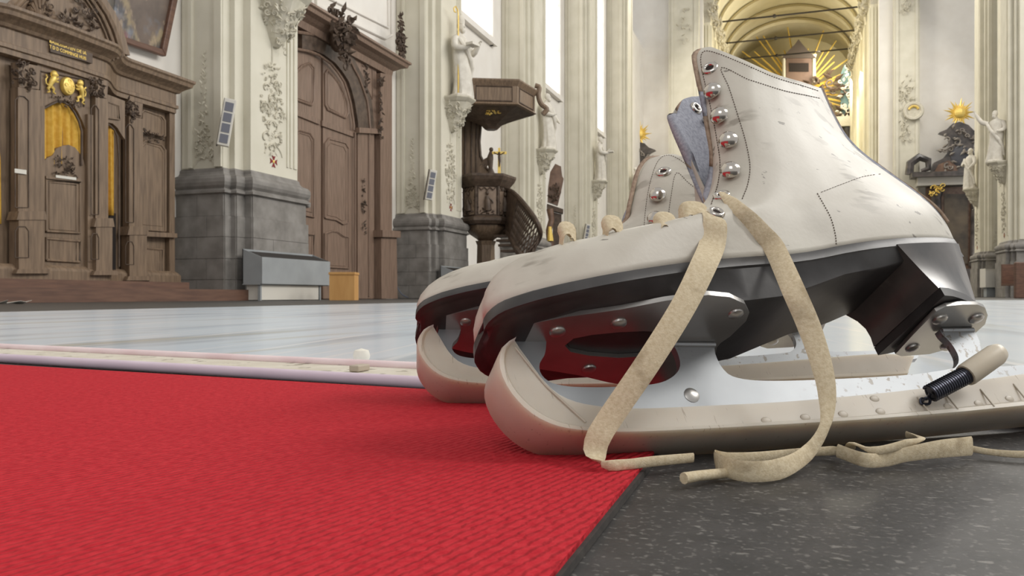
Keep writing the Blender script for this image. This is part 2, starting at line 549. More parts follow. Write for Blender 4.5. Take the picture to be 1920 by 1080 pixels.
def boot_grid(pr):
    B, T = [np.array(pr[k]) if len(pr[k]) == NP else resample(catmull(pr[k], 200), 0, PS) for k in ('B', 'T')]
    na = int(NQ * QT)
    Fr = np.concatenate([catmull(pr['Fa'], na), catmull(pr['Fb'], NQ - na + 1)[1:]])
    qs = np.concatenate([np.linspace(0, QT, na), np.linspace(QT, 1, NQ - na + 1)[1:]])
    K = catmull(pr['K'], NQ)
    G = np.zeros((NQ, NP, 3))
    for i, q in enumerate(qs):
        # the heel side rises faster than the toe side, so that rows follow the foot
        for j, p in enumerate(PS):
            c = (1 - q) * B[j] + q * T[j] + (1 - p) * Fr[i] + p * K[i] - ((1 - p) * (1 - q) * B[0] + p * (1 - q) * B[-1] + (1 - p) * q * T[0] + p * q * T[-1])
            if q <= QT:
                a = q / QT
                w = (1 - a) * wt(WT, p) + a * wt(WM, p)
                if p < 0.12 and q < QT:      # closed over the vamp
                    w0 = wt(WM, 0) * a ** 6
                    w = min(w, w0 + (wt(WT, .12) + 0.004) * math.sqrt(p / 0.12))
                    if p == 0: w = w0 if a > 0.86 else 0.0
            else:
                a = (q - QT) / (1 - QT)
                w = (1 - a) * wt(WM, p) + a * wt(WC, p)
                if j == 0:
                    w = float(np.interp(a, [0, .3, 1], [.010, .019, .024]))
            # leather bellies out a little between sole and ankle
            w *= 1 + 0.10 * math.sin(math.pi * min(1, q / 0.35)) * (1 if q < .35 else 0)
            G[i, j] = (c[0], -w, c[1])
    # ease the fold between vamp and shaft
    k = np.array([min(1.0, max(0.0, (p - .015) / .08)) for p in PS])[None, :, None] * .5
    for _ in range(26):
        H_ = G.copy()
        H_[1:-1] = G[1:-1] + k * ((G[:-2] + G[2:]) / 2 - G[1:-1])
        H_[:, -1, 1] = 0
        G = H_
    return G


def mesh_bvh(ob):
    me = ob.data
    return BVHTree.FromPolygons([v.co.copy() for v in me.vertices], [tuple(p.vertices) for p in me.polygons])


def ribbon(mb, pts, wv, th=0.0006, n=60):
    """flat lace with thickness; pts and half-width vectors are resampled smoothly"""
    P = catmull(pts, n); Wv = catmull(wv, n)
    # arc-length parameters of the two curves differ: re-evaluate the widths along the control points
    cp = np.array(pts); L = np.concatenate([[0], np.cumsum(np.linalg.norm(np.diff(cp, axis=0), axis=1))]); L /= L[-1]
    t = np.linspace(0, 1, n)
    Wv = np.stack([np.interp(t, L, np.array(wv)[:, k]) for k in range(3)], 1)
    rings = []
    for i in range(n):
        p = Vector(P[i]); d = Vector(P[min(i + 1, n - 1)] - P[max(i - 1, 0)]).normalized()
        w = Vector(Wv[i]); w = w - d * w.dot(d)
        nn = d.cross(w).normalized() * th
        r = []
        for a, b in ((-1, 0), (-.75, .8), (-.25, 1), (.25, 1), (.75, .8), (1, 0), (.75, -.8), (0, -1), (-.75, -.8)):
            r.append(p + w * a + nn * b)
        rings.append(r)
    mb.loft(rings)
    return mb


def build_skate(fr, pr, label, near):
    root = thing('ice_skate', label, 'ice skate')
    root.matrix_world = fr.M
    root['group'] = 'pair of white figure skates'
    G = boot_grid(pr)
    # ---- leather upper
    mb = MB(); vs = []; row = 2 * NP - 1
    # the far half of the cuff stands up a little straighter than the near half
    FARD = []
    for j, p in enumerate(PS):
        if not near or p > .66: FARD.append((0, 0)); continue
        pf = [0, .015, .05, .10, .16, .3]
        t_ = fr.w(float(np.interp(p, pf, [1264, 1266, 1274, 1290, 1312, 1365])), float(np.interp(p, pf, [212, 203, 192, 187, 186, 196])), wt(WC, p)) - np.array((G[-1, j][0], G[-1, j][2]))
        if p > .3: t_ = last_ * max(0, 1 - (p - .3) / .36)
        else: last_ = t_
        FARD.append(tuple(t_))
    for i in range(NQ):
        vs += [tuple(G[i, j]) for j in range(NP)]
        q_ = i / (NQ - 1)
        # the far flap is pulled back at its foot, so that it spreads open upwards
        ds = .018 * (max(0, 1 - (q_ - QT) / (1 - QT)) if q_ > QT else max(0, (q_ - .86 * QT) / (.14 * QT))) if near else 0
        fq = max(0, (q_ - .5) / .5) ** 1.5
        vs += [(G[i, j][0] + ds * max(0, 1 - PS[j] / .3) + fq * FARD[j][0], -G[i, j][1], G[i, j][2] + fq * FARD[j][1]) for j in range(NP - 2, -1, -1)]
    fs = []
    for i in range(NQ - 1):
        for j in range(row - 1):
            fs.append((i * row + j, i * row + j + 1, (i + 1) * row + j + 1, (i + 1) * row + j))
    mb.add(vs, fs)
    up = obj('leather_upper', mb, [M_LEATHER, M_LINING, M_LEDGE], root, smooth='all', local=True, merge=2e-5)
    # outward normals
    me = up.data
    bm = bmesh.new(); bm.from_mesh(me); bmesh.ops.recalc_face_normals(bm, faces=bm.faces)
    f0 = min(bm.faces, key=lambda f: f.calc_center_median().y)
    if f0.normal.y > 0: bmesh.ops.reverse_faces(bm, faces=bm.faces)
    bm.to_mesh(me); bm.free()
    for p in me.polygons: p.use_smooth = True
    so = up.modifiers.new('leather', 'SOLIDIFY'); so.thickness = 0.0032; so.offset = -1; so.material_offset = 1; so.material_offset_rim = 2; so.use_quality_normals = True
    bvh = mesh_bvh(up)

    # ---- sole: follows the lower edge of the upper
    B = G[0]
    ST = 0.0045
    mb = MB(); rings = []
    pl_ = [np.array((B[j][0], B[j][1])) for j in range(NP)]
    nb_s, nb_n = fr1_data['sole_low']
    for j in range(NP):
        s, w, n = B[j]
        t = pl_[min(j + 1, NP - 1)] - pl_[max(j - 1, 0)]; t /= max(np.linalg.norm(t), 1e-9)
        on = np.array((t[1], -t[0]))                  # outward in plan, on the near side
        if j == 0: on = np.array((-1.0, 0.0))
        if j == NP - 1: on = np.array((1.0, 0.0))
        near_r = []; far_r = []
        low = min(float(np.interp(s, nb_s, nb_n)) - n, -ST - .0005)
        k_in = min(1.0, abs(w) / .02)
        for o, h in ((-.0004, .0012), (.0005, .0002), (.0007, -ST), (-.0005, -ST - .0006), (-.0035 * k_in - .0005, low + .0006), (-.0055 * k_in - .0005, low)):
            near_r.append((s + on[0] * o, w + on[1] * o, n + h))
            far_r.append((s + on[0] * o, -(w + on[1] * o), n + h))
        rings.append(near_r + far_r[::-1])
    mb.loft(rings, True, True)
    so_ = obj('sole', mb, M_SOLE, root, smooth=50, local=True, merge=1e-5)
    sole_bvh = mesh_bvh(so_)

    # ---- heel block
    hp = fr1_data
    ps0 = 0.872
    js = [j for j in range(NP) if PS[j] >= ps0]
    topr = [(B[j][0], -abs(B[j][1]) - .0012, B[j][2] - ST * .85) for j in js]
    topr = topr + [(s, -w, n) for s, w, n in topr[::-1][1:]]
    # lower outline of the heel, narrower and pushed back
    hb0, hb1, hn = hp['heel_front_s'], hp['heel_back_s'], hp['heel_n']
    s0, s1 = topr[0][0], B[-1][0]
    botr = []
    for (s, w, n) in topr:
        a = (s - s0) / (s1 - s0)
        botr.append((hb0 + (hb1 - hb0) * a, w * 0.93, hn + 0.002 * a))
    mb = MB()
    rings = []
    for k in range(6):
        a = k / 5.0
        waist = 1 - 0.10 * math.sin(math.pi * a)
        rings.append([((1 - a) * p[0] + a * q[0] + 0.004 * math.sin(math.pi * a) * (1 if p[0] < s0 + 0.006 else 0), ((1 - a) * p[1] + a * q[1]) * waist, (1 - a) * p[2] + a * q[2]) for p, q in zip(topr, botr)])
    mb.loft(rings, True, True)
    obj('heel_block', mb, M_HEEL, root, smooth=35, local=True, bevel=0.0)
    # heel top-piece: thin darker lift at the bottom
    mb = MB().loft([[(p[0] + .0008 * (1 if i else 0), p[1] * 1.03, p[2] - h) for i, p in enumerate(botr)] for h in (0.0, 0.005)])
    obj('heel_lift', mb, M_SOLE, root, smooth=35, local=True)

    # ---- seam of the raw edge down the back
    kk = catmull(pr['K'], 60)
    mb = MB().tube([(float(a) + .0002, 0, float(b)) for a, b in kk[6:]], .0009, 6)
    obj('back_seam', mb, M_LEDGE, root, local=True, smooth=True)

    # ---- mounting plates and their screws
    n0, n1 = hp['plate0'], hp['plate1']          # (s, n) on the weld line
    pd = Vector((n1[0] - n0[0], 0, n1[1] - n0[1])).normalized()
    pn = Vector((-pd.z, 0, pd.x))
    half = hp['plate_half']                      # list of (s', w) along the plate
    def plate_pt(a, w): return Vector((n0[0], 0, n0[1])) + pd * a + Vector((0, w, 0))
    out = [plate_pt(a, -w) for a, w in half] + [plate_pt(a, w) for a, w in half[::-1]]
    hole = hp['hole']
    mb = MB()
    bmz = bmesh.new()
    def loop(pts, z):
        vv = [bmz.verts.new(p + pn * z) for p in pts]
        return [bmz.edges.new((vv[i], vv[(i + 1) % len(vv)])) for i in range(len(vv))]
    for z in (0.0, 0.0022):
        es = loop(out, z) + loop([plate_pt(a, w) for a, w in hole], z)
        bmesh.ops.triangle_fill(bmz, use_beauty=True, use_dissolve=False, edges=es)
    bmz.verts.ensure_lookup_table()
    no = len(out); nh = len(hole)
    tot = no + nh
    for i in range(no): bmz.faces.new((bmz.verts[i], bmz.verts[(i + 1) % no], bmz.verts[tot + (i + 1) % no], bmz.verts[tot + i]))
    for i in range(nh): bmz.faces.new((bmz.verts[no + i], bmz.verts[no + (i + 1) % nh], bmz.verts[tot + no + (i + 1) % nh], bmz.verts[tot + no + i]))
    mb.add([v.co.copy() for v in bmz.verts], [tuple(v.index for v in f.verts) for f in bmz.faces])
    bmz.free()
    pl = obj('front_plate', mb, M_PLATE, root, local=True, smooth=30)
    scr = MB().lathe([(0.0, -0.0017), (0.0022, -0.0015), (0.0034, -0.0008), (0.0037, 0.0003)], (0, 0, 0), tuple(pn), 14)
    for a, w in hp['screws']:
        sc_ = obj('screw', scr, M_PLATE, pl, local=True, smooth=True)
        sc_.location = plate_pt(a, w)
    # heel plate
    hpl = hp['heel_plate']
    mb = MB().prism([(s, w, hn - 0.0055) for s, w in hpl], (0, 0, -0.002))
    hpo = obj('heel_plate', mb, M_PLATE, root, local=True, smooth=30)
    scr2 = MB().lathe([(0.0, -0.0022), (0.0026, -0.0019), (0.0038, -0.0009), (0.004, 0.0003)], (0, 0, 0), (0, 0, 1), 14)
    for s, w in hp['heel_screws']:
        sc_ = obj('screw', scr2, M_PLATE, hpo, local=True, smooth=True)
        sc_.location = (s, w, hn - 0.0075)

    # ---- blade: a steel runner with its stanchions
    nb_ = len(hp['blade'])
    tri = [tuple(t_) for t_ in tessellate_polygon([[Vector((x_ * 100, n_ * 100, 0)) for x_, n_ in hp['blade']]])]
    mb = MB()
    mb.add([(x_, w_, n_) for w_ in (-.002, .002) for x_, n_ in hp['blade']], tri + [tuple(i + nb_ for i in t[::-1]) for t in tri] + [(i, (i + 1) % nb_, nb_ + (i + 1) % nb_, nb_ + i) for i in range(nb_)])
    bl = obj('blade', mb, M_STEEL, root, local=True, smooth=30)
    mbw = MB().tube([hp['weld'][0], hp['weld'][1]], 0.0014, 8)
    obj('weld_bead', mbw, M_STEEL, bl, local=True, smooth=True)
    mbw = MB().tube([hp['weld'][2], hp['weld'][3]], 0.0014, 8)
    obj('weld_bead', mbw, M_STEEL, bl, local=True, smooth=True)
    mbr = MB().lathe([(0, -.0006), (.0022, -.0006), (.0036, 0.0), (.0036, .001)], (hp['rivet'][0], -0.0022, hp['rivet'][1]), (0, 1, 0), 14)
    obj('rivet', mbr, M_PLATE, bl, local=True, smooth=True)
    return root, up, bvh, sole_bvh


# ---- hardware outlines, traced in the near skate's own axes
def hw():
    h = {}
    w0 = F1.w(990, 645, 0.0); w1 = F1.w(1300, 647, 0.0)
    h['plate0'], h['plate1'] = w0, w1
    pd = Vector((w1[0] - w0[0], 0, w1[1] - w0[1])).normalized(); pn = Vector((-pd.z, 0, pd.x))
    p0 = Vector((w0[0], 0, w0[1]))
    def onp(u, v):
        q = F1.plane(u, v, p0, pn)
        return ((q - p0).dot(pd), q.y)
    near = [onp(u, v) for u, v in [(962, 637), (970, 628), (1002, 606), (1063, 594), (1110, 588), (1165, 580), (1247, 564), (1328, 553), (1369, 557), (1397, 570), (1405, 586), (1399, 602), (1369, 631), (1348, 647)]]
    h['plate_half'] = [(a, max(0.002, -w)) for a, w in near]
    hole = [onp(u, v) for u, v in [(1059, 648), (1075, 635), (1110, 628), (1160, 623), (1205, 621), (1232, 622), (1245, 632), (1238, 655), (1210, 668), (1160, 671), (1105, 667), (1070, 660)]]
    h['hole'] = hole
    h['screws'] = [onp(1045, 622), onp(1160, 606), onp(1379, 588), onp(1104, 692), onp(1190, 700)]
    g1 = F1.w(1372, 672, .026); g2 = F1.w(1480, 628, .026)
    h['sole_low'] = ([-.09, w0[0], w1[0], g1[0], g2[0], .125, .16, .24], [w0[1] + .0026, w0[1] + .0022, w1[1] + .0024, max(g1[1], w1[1] + .003), max(g2[1], .058), .074, .085, .11])
    print('sole', h['sole_low'])
    n_h = F1.w(1797, 619, 0.0)[1] + 0.0075
    h['heel_n'] = n_h
    hp0 = (0, 0, n_h); up_ = (0, 0, 1)
    q = F1.plane(1755, 545, hp0, up_); h['heel_front_s'] = q.x
    q = F1.plane(1864, 575, hp0, up_); h['heel_back_s'] = q.x
    tr = [(1679, 664), (1712, 628), (1755, 584), (1775, 574), (1805, 571), (1833, 571), (1847, 577), (1852, 591), (1847, 608), (1825, 628), (1800, 644), (1775, 655), (1743, 664), (1690, 668)]
    hp_ = []
    for u, v in tr:
        q = F1.plane(u, v, (0, 0, n_h - 0.0075), up_); hp_.append((q.x, q.y))
    h['heel_plate'] = hp_
    hs = []
    for u, v in [(1762, 598), (1830, 596), (1711, 652), (1776, 648)]:
        q = F1.plane(u, v, (0, 0, n_h - 0.0075), up_); hs.append((q.x, q.y))
    h['heel_screws'] = hs
    bw = -0.002
    T = lambda L_: [tuple(F1.w(u, v, bw)) for u, v in L_]
    cut_px = [(1025, 634), (1022, 663), (1012, 681), (1014, 700), (1031, 716), (1063, 724), (1110, 726), (1157, 725), (1226, 720), (1259, 708), (1275, 688), (1271, 663), (1259, 640)]
    tail = [(1826, 617), (1837, 640), (1840, 662), (1852, 683), (1880, 687), (1960, 682), (2040, 672)]
    low = [(2040, 700), (1900, 735), (1700, 758), (1500, 775), (1300, 784), (1150, 782), (1080, 765), (1020, 735), (985, 700), (965, 665)]
    sm = lambda L_, n_: [tuple(p_) for p_ in catmull(L_, n_)]
    h['blade'] = T([(968, 628)] + sm(cut_px, 50) + sm([(1340, 641), (1341, 663), (1356, 692), (1381, 708), (1440, 714), (1560, 711), (1700, 703), (1770, 694)], 44) + sm([(1790, 690), (1797, 680), (1796, 665), (1783, 643), (1768, 628), (1762, 618)], 16) + tail + low)
    a = F1.w(1259, 646, -.002); b = F1.w(1340, 647, -.002)
    c = F1.w(1765, 620, -.002); d = F1.w(1824, 619, -.002)
    h['weld'] = [(a[0], -.002, a[1]), (b[0], -.002, b[1]), (c[0], -.002, c[1]), (d[0], -.002, d[1])]
    h['rivet'] = tuple(F1.w(1297, 741, -.002))
    # guard outline on its near face
    G_ = lambda L_: [tuple(F1.w(u, v, -GT)) for u, v in L_]
    h['g_low'] = G_([(968, 632), (945, 645), (934, 670), (936, 700), (955, 738), (990, 775), (1035, 799), (1090, 809), (1160, 812), (1240, 810), (1360, 804), (1484, 797), (1590, 791), (1700, 783), (1810, 774), (1913, 764), (2000, 756), (2060, 748)])
    h['g_top'] = G_([(968, 632), (980, 645), (1000, 672), (1025, 705), (1058, 733), (1110, 750), (1200, 757), (1340, 752), (1480, 745), (1600, 735), (1700, 725), (1800, 712), (1920, 695), (2000, 686), (2060, 690)])
    return h


fr1_data = hw()
S1, UP1, BVH1, SB1 = build_skate(F1, PROF, 'white leather figure skate with dangling laces, standing in front', True)


# ---- small fittings placed on the leather where they show
def on_boot(fr, bvh, u, v):
    h, n = fr.cast(bvh, u, v)
    return h, n


def stud(root, fr, bvh, u, v, r, off=0.0):
    h, n = on_boot(fr, bvh, u, v)
    if h is None: return
    h = h - n * (0.0008 - off)
    mb = MB().lathe([(r * .55, 0), (r * .5, r * .45), (r * .98, r * .62), (r, r * .75), (r * .88, r * 1.1), (r * .6, r * 1.4), (r * .25, r * 1.55), (0, r * 1.58)], h, n, 18)
    obj('lace_hook', mb, M_STUD, root, smooth=60, local=True)


def eyelet(root, fr, bvh, u, v, r, off=0.0):
    h, n = on_boot(fr, bvh, u, v)
    if h is None: return
    h = h + n * off
    mb = MB().lathe([(r * .45, -0.0002), (r * .5, r * .28), (r * .75, r * .38), (r, r * .2), (r * 1.02, -0.0003)], h, n, 20)
    e = obj('eyelet', mb, M_STUD, root, smooth=60, local=True)
    mb = MB().lathe([(0, r * .12), (r * .5, r * .13), (r * .5, 0)], h, n, 16)
    obj('eyelet_hole', mb, mat_hole, e, local=True)


mat_hole = mat('eyelet_shadow', srgb(46, 36, 32), rough=0.9)


def stitches(root, fr, bvh, px, step=4.6, ln=2.6, wd=2.1):
    P = resample(catmull([(a, b) for a, b in px], 400), max(4, int(arc_len(px) / step)))
    mb = MB()
    for i in range(len(P) - 1):
        u, v = P[i]; d = P[i + 1] - P[i]; L_ = max(np.linalg.norm(d), 1e-6); d = d / L_ * ln / 2
        h0, n0 = on_boot(fr, bvh, u - d[0], v - d[1]); h1, n1 = on_boot(fr, bvh, u + d[0], v + d[1])
        if h0 is None or h1 is None or (h1 - h0).length > 0.004: continue
        t = (h1 - h0); n = (n0 + n1).normalized(); b = t.cross(n).normalized() * (wd * 0.00012)
        a0, a1 = h0 + n * 0.00005, h1 + n * 0.00005
        e = n * 0.00028
        mb.add([a0 - b, a1 - b, a1 + b, a0 + b, a0 - b * .6 + e, a1 - b * .6 + e, a1 + b * .6 + e, a0 + b * .6 + e],
               [(4, 5, 6, 7), (0, 1, 5, 4), (1, 2, 6, 5), (2, 3, 7, 6), (3, 0, 4, 7)])
    if mb.v:
        o = obj('stitching', mb, M_THREAD, root, local=True); o['kind'] = 'stuff'


def arc_len(px):
    a = np.array(px, float)
    return float(np.linalg.norm(np.diff(a, axis=0), axis=1).sum())


for u, v in [(1341, 177), (1354, 223), (1367, 271), (1371, 329)]:
    stud(S1, F1, BVH1, u, v, 0.0052)
eyelet(S1, F1, BVH1, 1331, 129, 0.0048)
eyelet(S1, F1, BVH1, 1353, 367, 0.0042)
eyelet(S1, F1, BVH1, 1343, 399, 0.0040)
eyelet(S1, F1, BVH1, 1298, 209, 0.0046, .0033)
stud(S1, F1, BVH1, 1317, 236, 0.0034, .0033)
stitches(S1, F1, BVH1, [(1334, 382), (1346, 345), (1350, 305), (1343, 255), (1331, 195), (1317, 135), (1314, 108), (1322, 96), (1347, 101), (1394, 120), (1452, 145), (1505, 161), (1541, 173)])
stitches(S1, F1, BVH1, [(1392, 372), (1402, 345), (1406, 310), (1398, 265), (1383, 215), (1367, 165), (1353, 127), (1400, 148), (1418, 154), (1469, 170), (1512, 179), (1544, 186)])
stitches(S1, F1, BVH1, [(1533, 364), (1545, 385), (1558, 410), (1566, 440), (1568, 462)])
stitches(S1, F1, BVH1, [(1665, 325), (1620, 331), (1580, 345), (1536, 362)], 5, 3, 0.9)


# ---- laces of the near skate
def lace_path(fr, pts, wv, root, name, th=0.0006, n=70):
    """pts: world points, wv: world half-width vectors"""
    Mi3 = fr.Mi.to_3x3()
    mb = ribbon(MB(), [tuple(fr.Mi @ Vector(p)) for p in pts], [tuple(Mi3 @ Vector(w)) for w in wv], th, n)
    return obj(name, mb, M_LACE, root, local=True, smooth=50)


def boot_depth(u, v):
    h, n = on_boot(F1, BVH1, u, v)
    h2, n2 = F1.cast(SB1, u, v)
    best = None
    for q in (h, h2):
        if q is not None:
            t = (F1.M @ q - CAM).dot(FWD)
            best = t if best is None else min(best, t)
    return best


def img_w(a, px, t, tilt=0.0):
    """half-width vector: a = direction in the picture (du, dv), px half width in pixels at distance t"""
    d = Vector((a[0], a[1])).normalized()
    return RGT * (d[0] * px * t / FPX) + UP * (-d[1] * px * t / FPX) + FWD * tilt


lp = []; lw = []
spec = [(1322, 396, None, (1, .5), 18), (1340, 412, None, (1, .25), 23), (1336, 455, None, (1, .25), 25), (1318, 500, -.011, (1, .5), 25), (1278, 580, .325, (1, .55), 24),
        (1215, 680, .314, (1, .55), 24), (1150, 775, .308, (1, .5), 24), (1122, 820, .304, (1, .35), 24), (1116, 850, .3025, (1, .1), 22), (1130, 871, .2960, (.7, .75), 15),
        (1172, 871, .2985, (.1, 1), 10), (1225, 865, .3050, (.0, 1), 10), (1300, 858, .3143, (0, 1), 9)]
for u, v, t, a, px in spec:
    if t is None or t < 0:
        d = boot_depth(u, v); t = (d or 0.36) - (0.0022 if t is None else -t)
    lp.append(hd(u, v, t)); lw.append(img_w(a, px, t))
lace_path(F1, lp, lw, S1, 'lace')
lp = []; lw = []
spec = [(1354, 362, None, (1, .2), 8), (1370, 378, None, (1, -.8), 12), (1390, 396, None, (1, -.8), 14), (1410, 415, None, (1, -.8), 16), (1432, 440, None, (1, -.7), 18), (1452, 465, None, (1, -.6), 20), (1488, 545, .345, (1, -.45), 22), (1518, 615, .338, (1, -.35), 22),
        (1542, 690, .330, (1, -.2), 20), (1551, 745, .325, (1, -.05), 17), (1546, 800, .318, (1, .3), 10), (1515, 848, .312, (.75, .8), 15), (1465, 878, .2965, (.3, 1), 20), (1400, 884, .2905, (.1, 1), 20),
        (1352, 872, .302, (-.1, 1), 19), (1342, 858, .315, (.2, 1), 15), (1362, 861, .312, (0, 1), 13), (1420, 859, .314, (0, 1), 12), (1500, 850, .324, (0, 1), 10)]
for u, v, t, a, px in spec:
    if t is None:
        d = boot_depth(u, v); t = (d or 0.36) - (0.0022 if u < 1380 else 0.0045)
    lp.append(hd(u, v, t)); lw.append(img_w(a, px, t))
lace_path(F1, lp, lw, S1, 'lace', n=90)
# lace end with its aglet stub, lying on the stone
lp = [hz(1282, 897, .004), hz(1310, 892, .004), hz(1350, 888, .003), hz(1400, 884, .003)]
mb = MB().tube([F1.Mi @ p for p in lp], [.0021, .0019, .0019, .0016], 10)
o = obj('lace_end', mb, M_LACE, S1, local=True, smooth=True)
# crossings over the throat
for (u, v, du_, r) in [(1306, 402, 30, .012), (1252, 424, 22, .008), (1152, 431, 19, .0075), (1066, 443, 15, .007)]:
    d = None
    for dv in range(0, 30, 3):
        d = boot_depth(u, v + dv)
        if d: break
    if not d: continue
    P0 = hd(u, v + 4, d + .002)
    pts = [P0 + RGT * (-du_ * d / FPX) - UP * .004, P0 + RGT * (-du_ * .7 * d / FPX) + UP * .0022, P0 + UP * .0035 + FWD * .002, P0 + RGT * (du_ * .7 * d / FPX) + UP * .002 + FWD * .003, P0 + RGT * (du_ * d / FPX) - UP * .004 + FWD * .004]
    lace_path(F1, pts, [FWD * .004 + UP * .0045] * 5, S1, 'lace_crossing', n=24)
# loose laces lying under the rear of the guard
def floor_lace(spec, root, fr, n=60):
    lp = []; lw = []
    for u, v, z, a, px in spec:
        p = hz(u, v, z); t = (p - CAM).dot(FWD)
        lp.append(p); lw.append(img_w(a, px, t))
    lace_path(fr, lp, lw, root, 'lace', n=n)


floor_lace([(1570, 845, .0065, (0, 1), 13), (1620, 862, .005, (.1, 1), 14), (1660, 862, .004, (.2, 1), 13), (1700, 852, .006, (0, 1), 14), (1760, 842, .0075, (0, 1), 17), (1822, 836, .0065, (.1, 1), 18)], S1, F1)
floor_lace([(1510, 848, .004, (0, 1), 8), (1560, 845, .004, (0, 1), 9), (1590, 842, .006, (1, .1), 12), (1600, 832, .010, (1, .2), 8), (1640, 845, .008, (0, 1), 8), (1700, 832, .010, (0, 1), 9), (1728, 822, .011, (1, 0), 8), (1700, 815, .009, (0, 1), 7)], S1, F1)
floor_lace([(1815, 840, .004, (0, 1), 6), (1860, 848, .003, (0, 1), 6), (1920, 852, .003, (0, 1), 7), (1990, 848, .003, (0, 1), 7)], S1, F1)


# ---- blade guards: removable plastic channels
def build_guard(fr, label, near):
    h = fr1_data
    root = thing('blade_guard', label, 'blade guard')
    root.matrix_world = fr.M
    root['group'] = 'plastic guards on the skate blades'
    low = catmull(h['g_low'], 90); top = catmull(h['g_top'], 90)
    mb = MB(); rings = []
    g = GT
    for a, b in zip(low, top):
        c = a + (b - a) * 0.16 if np.linalg.norm(b - a) > 1e-6 else a
        ring = [(a[0], -g * .86, a[1]), (*(lambda q: (q[0], -g, q[1]))(a + (b - a) * .05),), (c[0], -g * .96, c[1])]
        m1 = a + (b - a) * 0.24
        ring += [(m1[0], -g * .80, m1[1]), (b[0], -g * .70, b[1]), (b[0], -g * .32, b[1])]
        full = ring + [(s, -w, n) for s, w, n in ring[::-1]]
        rings.append(full)
    mb.loft(rings, True, True)
    body = obj('guard_body', mb, M_GUARD, root, smooth=38, local=True, merge=1e-6)
    bv = mesh_bvh(body)
    # oval dimples and slanted ribs along the side
    if near:
        for u, v in [(1437, 789), (1510, 783), (1581, 777), (1651, 772), (1778, 762), (1835, 757), (1893, 748), (1640, 748), (1560, 752)]:
            hh, n = fr.cast(bv, u, v)
            if hh is None: continue
            mb = MB().ball((0, 0, 0), .0026, .0004, .0018, 12, 8)
            d_ = obj('grip_dimple', mb, M_SLEEVE2, body, smooth='all', local=True); d_.location = hh
        for u, v in [(1770, 735), (1838, 730), (1900, 720), (1720, 745)]:
            h0, _ = fr.cast(bv, u, v); h1, _ = fr.cast(bv, u + 26, v + 32)
            if h0 is None or h1 is None: continue
            obj('grip_rib', MB().tube([h0, h1], .0004, 8), M_SLEEVE2, body, local=True, smooth=True)
        h0, _ = fr.cast(bv, 966, 652); h1, _ = fr.cast(bv, 1098, 792); hm, _ = fr.cast(bv, 1022, 722)
        if h0 and h1 and hm:
            obj('moulded_ridge', MB().tube([h0, hm, h1], .0006, 8), M_SLEEVE2, body, local=True, smooth=True)
        # coil spring with plastic sleeve at the back end
        gd = lambda u, v: ((fr.M @ fr.cast(bv, u, v)[0]) - CAM).dot(FWD)
        t0_ = gd(1742, 742) - .006
        A0 = hd(1744, 738, t0_); A1 = hd(1812, 703, t0_ + .004); A2 = hd(1880, 656, t0_ + .010)
        q = lambda p: fr.Mi @ p
        mb = MB()
        ax = (A1 - A0); n_c = 17; pts = []
        x = ax.normalized().orthogonal().normalized(); y = ax.normalized().cross(x)
        for k in range(n_c * 14 + 1):
            a = 2 * math.pi * k / 14
            pts.append(q(A0 + ax * (k / (n_c * 14)) + (x * math.cos(a) + y * math.sin(a)) * .0037))
        mb.tube(pts, .0007, 6)
        sp = obj('spring', mb, M_SPRING, root, smooth=True, local=True)
        mb = MB().tube([q(A0 + ax * .04), q(A1)], .0031, 14)
        obj('spring_core', mb, M_SPRING, sp, smooth=True, local=True)
        d2 = (A2 - A1)
        def rings_of(p, r): return (p, r)
        path = [A1 + d2 * -.02, A1 + d2 * .02, A1 + d2 * .8, A1 + d2 * .93, A1 + d2 * 1.0]
        mb = MB().tube([q(p) for p in path], [.0052, .0054, .0052, .0042, .0016], 18)
        obj('spring_sleeve', mb, M_SLEEVE, root, smooth=True, local=True)
        hk = [hd(u_, v_, t0_ - dt) for u_, v_, dt in ((1744, 738, 0), (1738, 748, -.001), (1727, 748, -.001), (1728, 757, 0), (1742, 757, 0), (1743, 748, .001), (1734, 747, .001), (1723, 762, -.002), (1714, 771, -.003))]
        mb = MB().tube([q(Vector(p)) for p in catmull([tuple(p) for p in hk], 50)], .0007, 6)
        obj('spring_hook', mb, M_SPRING, sp, smooth=True, local=True)
    return root


build_guard(F1, 'milky plastic blade guard with spring on the front skate', True)


# ---- the second skate of the pair, further back
F2 = Frame(CAM - UP * HC + RGT * 0.0187 + FWD * 0.493, 7.2, 41.2, GT)
K0 = PROF['K']; T0 = PROF['T']; KN = 0.150
K2 = []
for k in K0:
    a = (k[1] - K0[0][1]) / (K0[-1][1] - K0[0][1])
    K2.append(np.array((k[0] + a * (0.212 - K0[-1][0]), K0[0][1] + a * (KN - K0[0][1]))))
PROF2 = dict(B=PROF['B'], Fa=PROF['Fa'], K=K2,
             Fb=[PROF['Fa'][-1]] + [np.array(p) for p in ((.071, .134), (.078, .152), (.089, .183), (.099, .198), (.109, .2015))],
             T=[np.array(p) for p in ((.109, .2015), (.118, .199), (.131, .180), (.150, .163), (.180, .154))] + [K2[-1]])
S2, UP2, BVH2, SB2 = build_skate(F2, PROF2, 'white leather figure skate half hidden behind the front one', False)
build_guard(F2, 'milky plastic blade guard on the rear skate', False)
eyelet(S2, F2, BVH2, 1244, 323, 0.0056)
for u, v in [(1234, 374), (1228, 419)]:
    stud(S2, F2, BVH2, u, v, 0.0062)
stitches(S2, F2, BVH2, [(1207, 430), (1212, 380), (1221, 335), (1234, 302), (1252, 291), (1275, 300), (1305, 325), (1335, 355)], 4.2, 2.4, 1.7)
stitches(S2, F2, BVH2, [(1252, 415), (1258, 370), (1268, 325), (1290, 342), (1315, 362), (1330, 374)], 4.2, 2.4, 1.7)
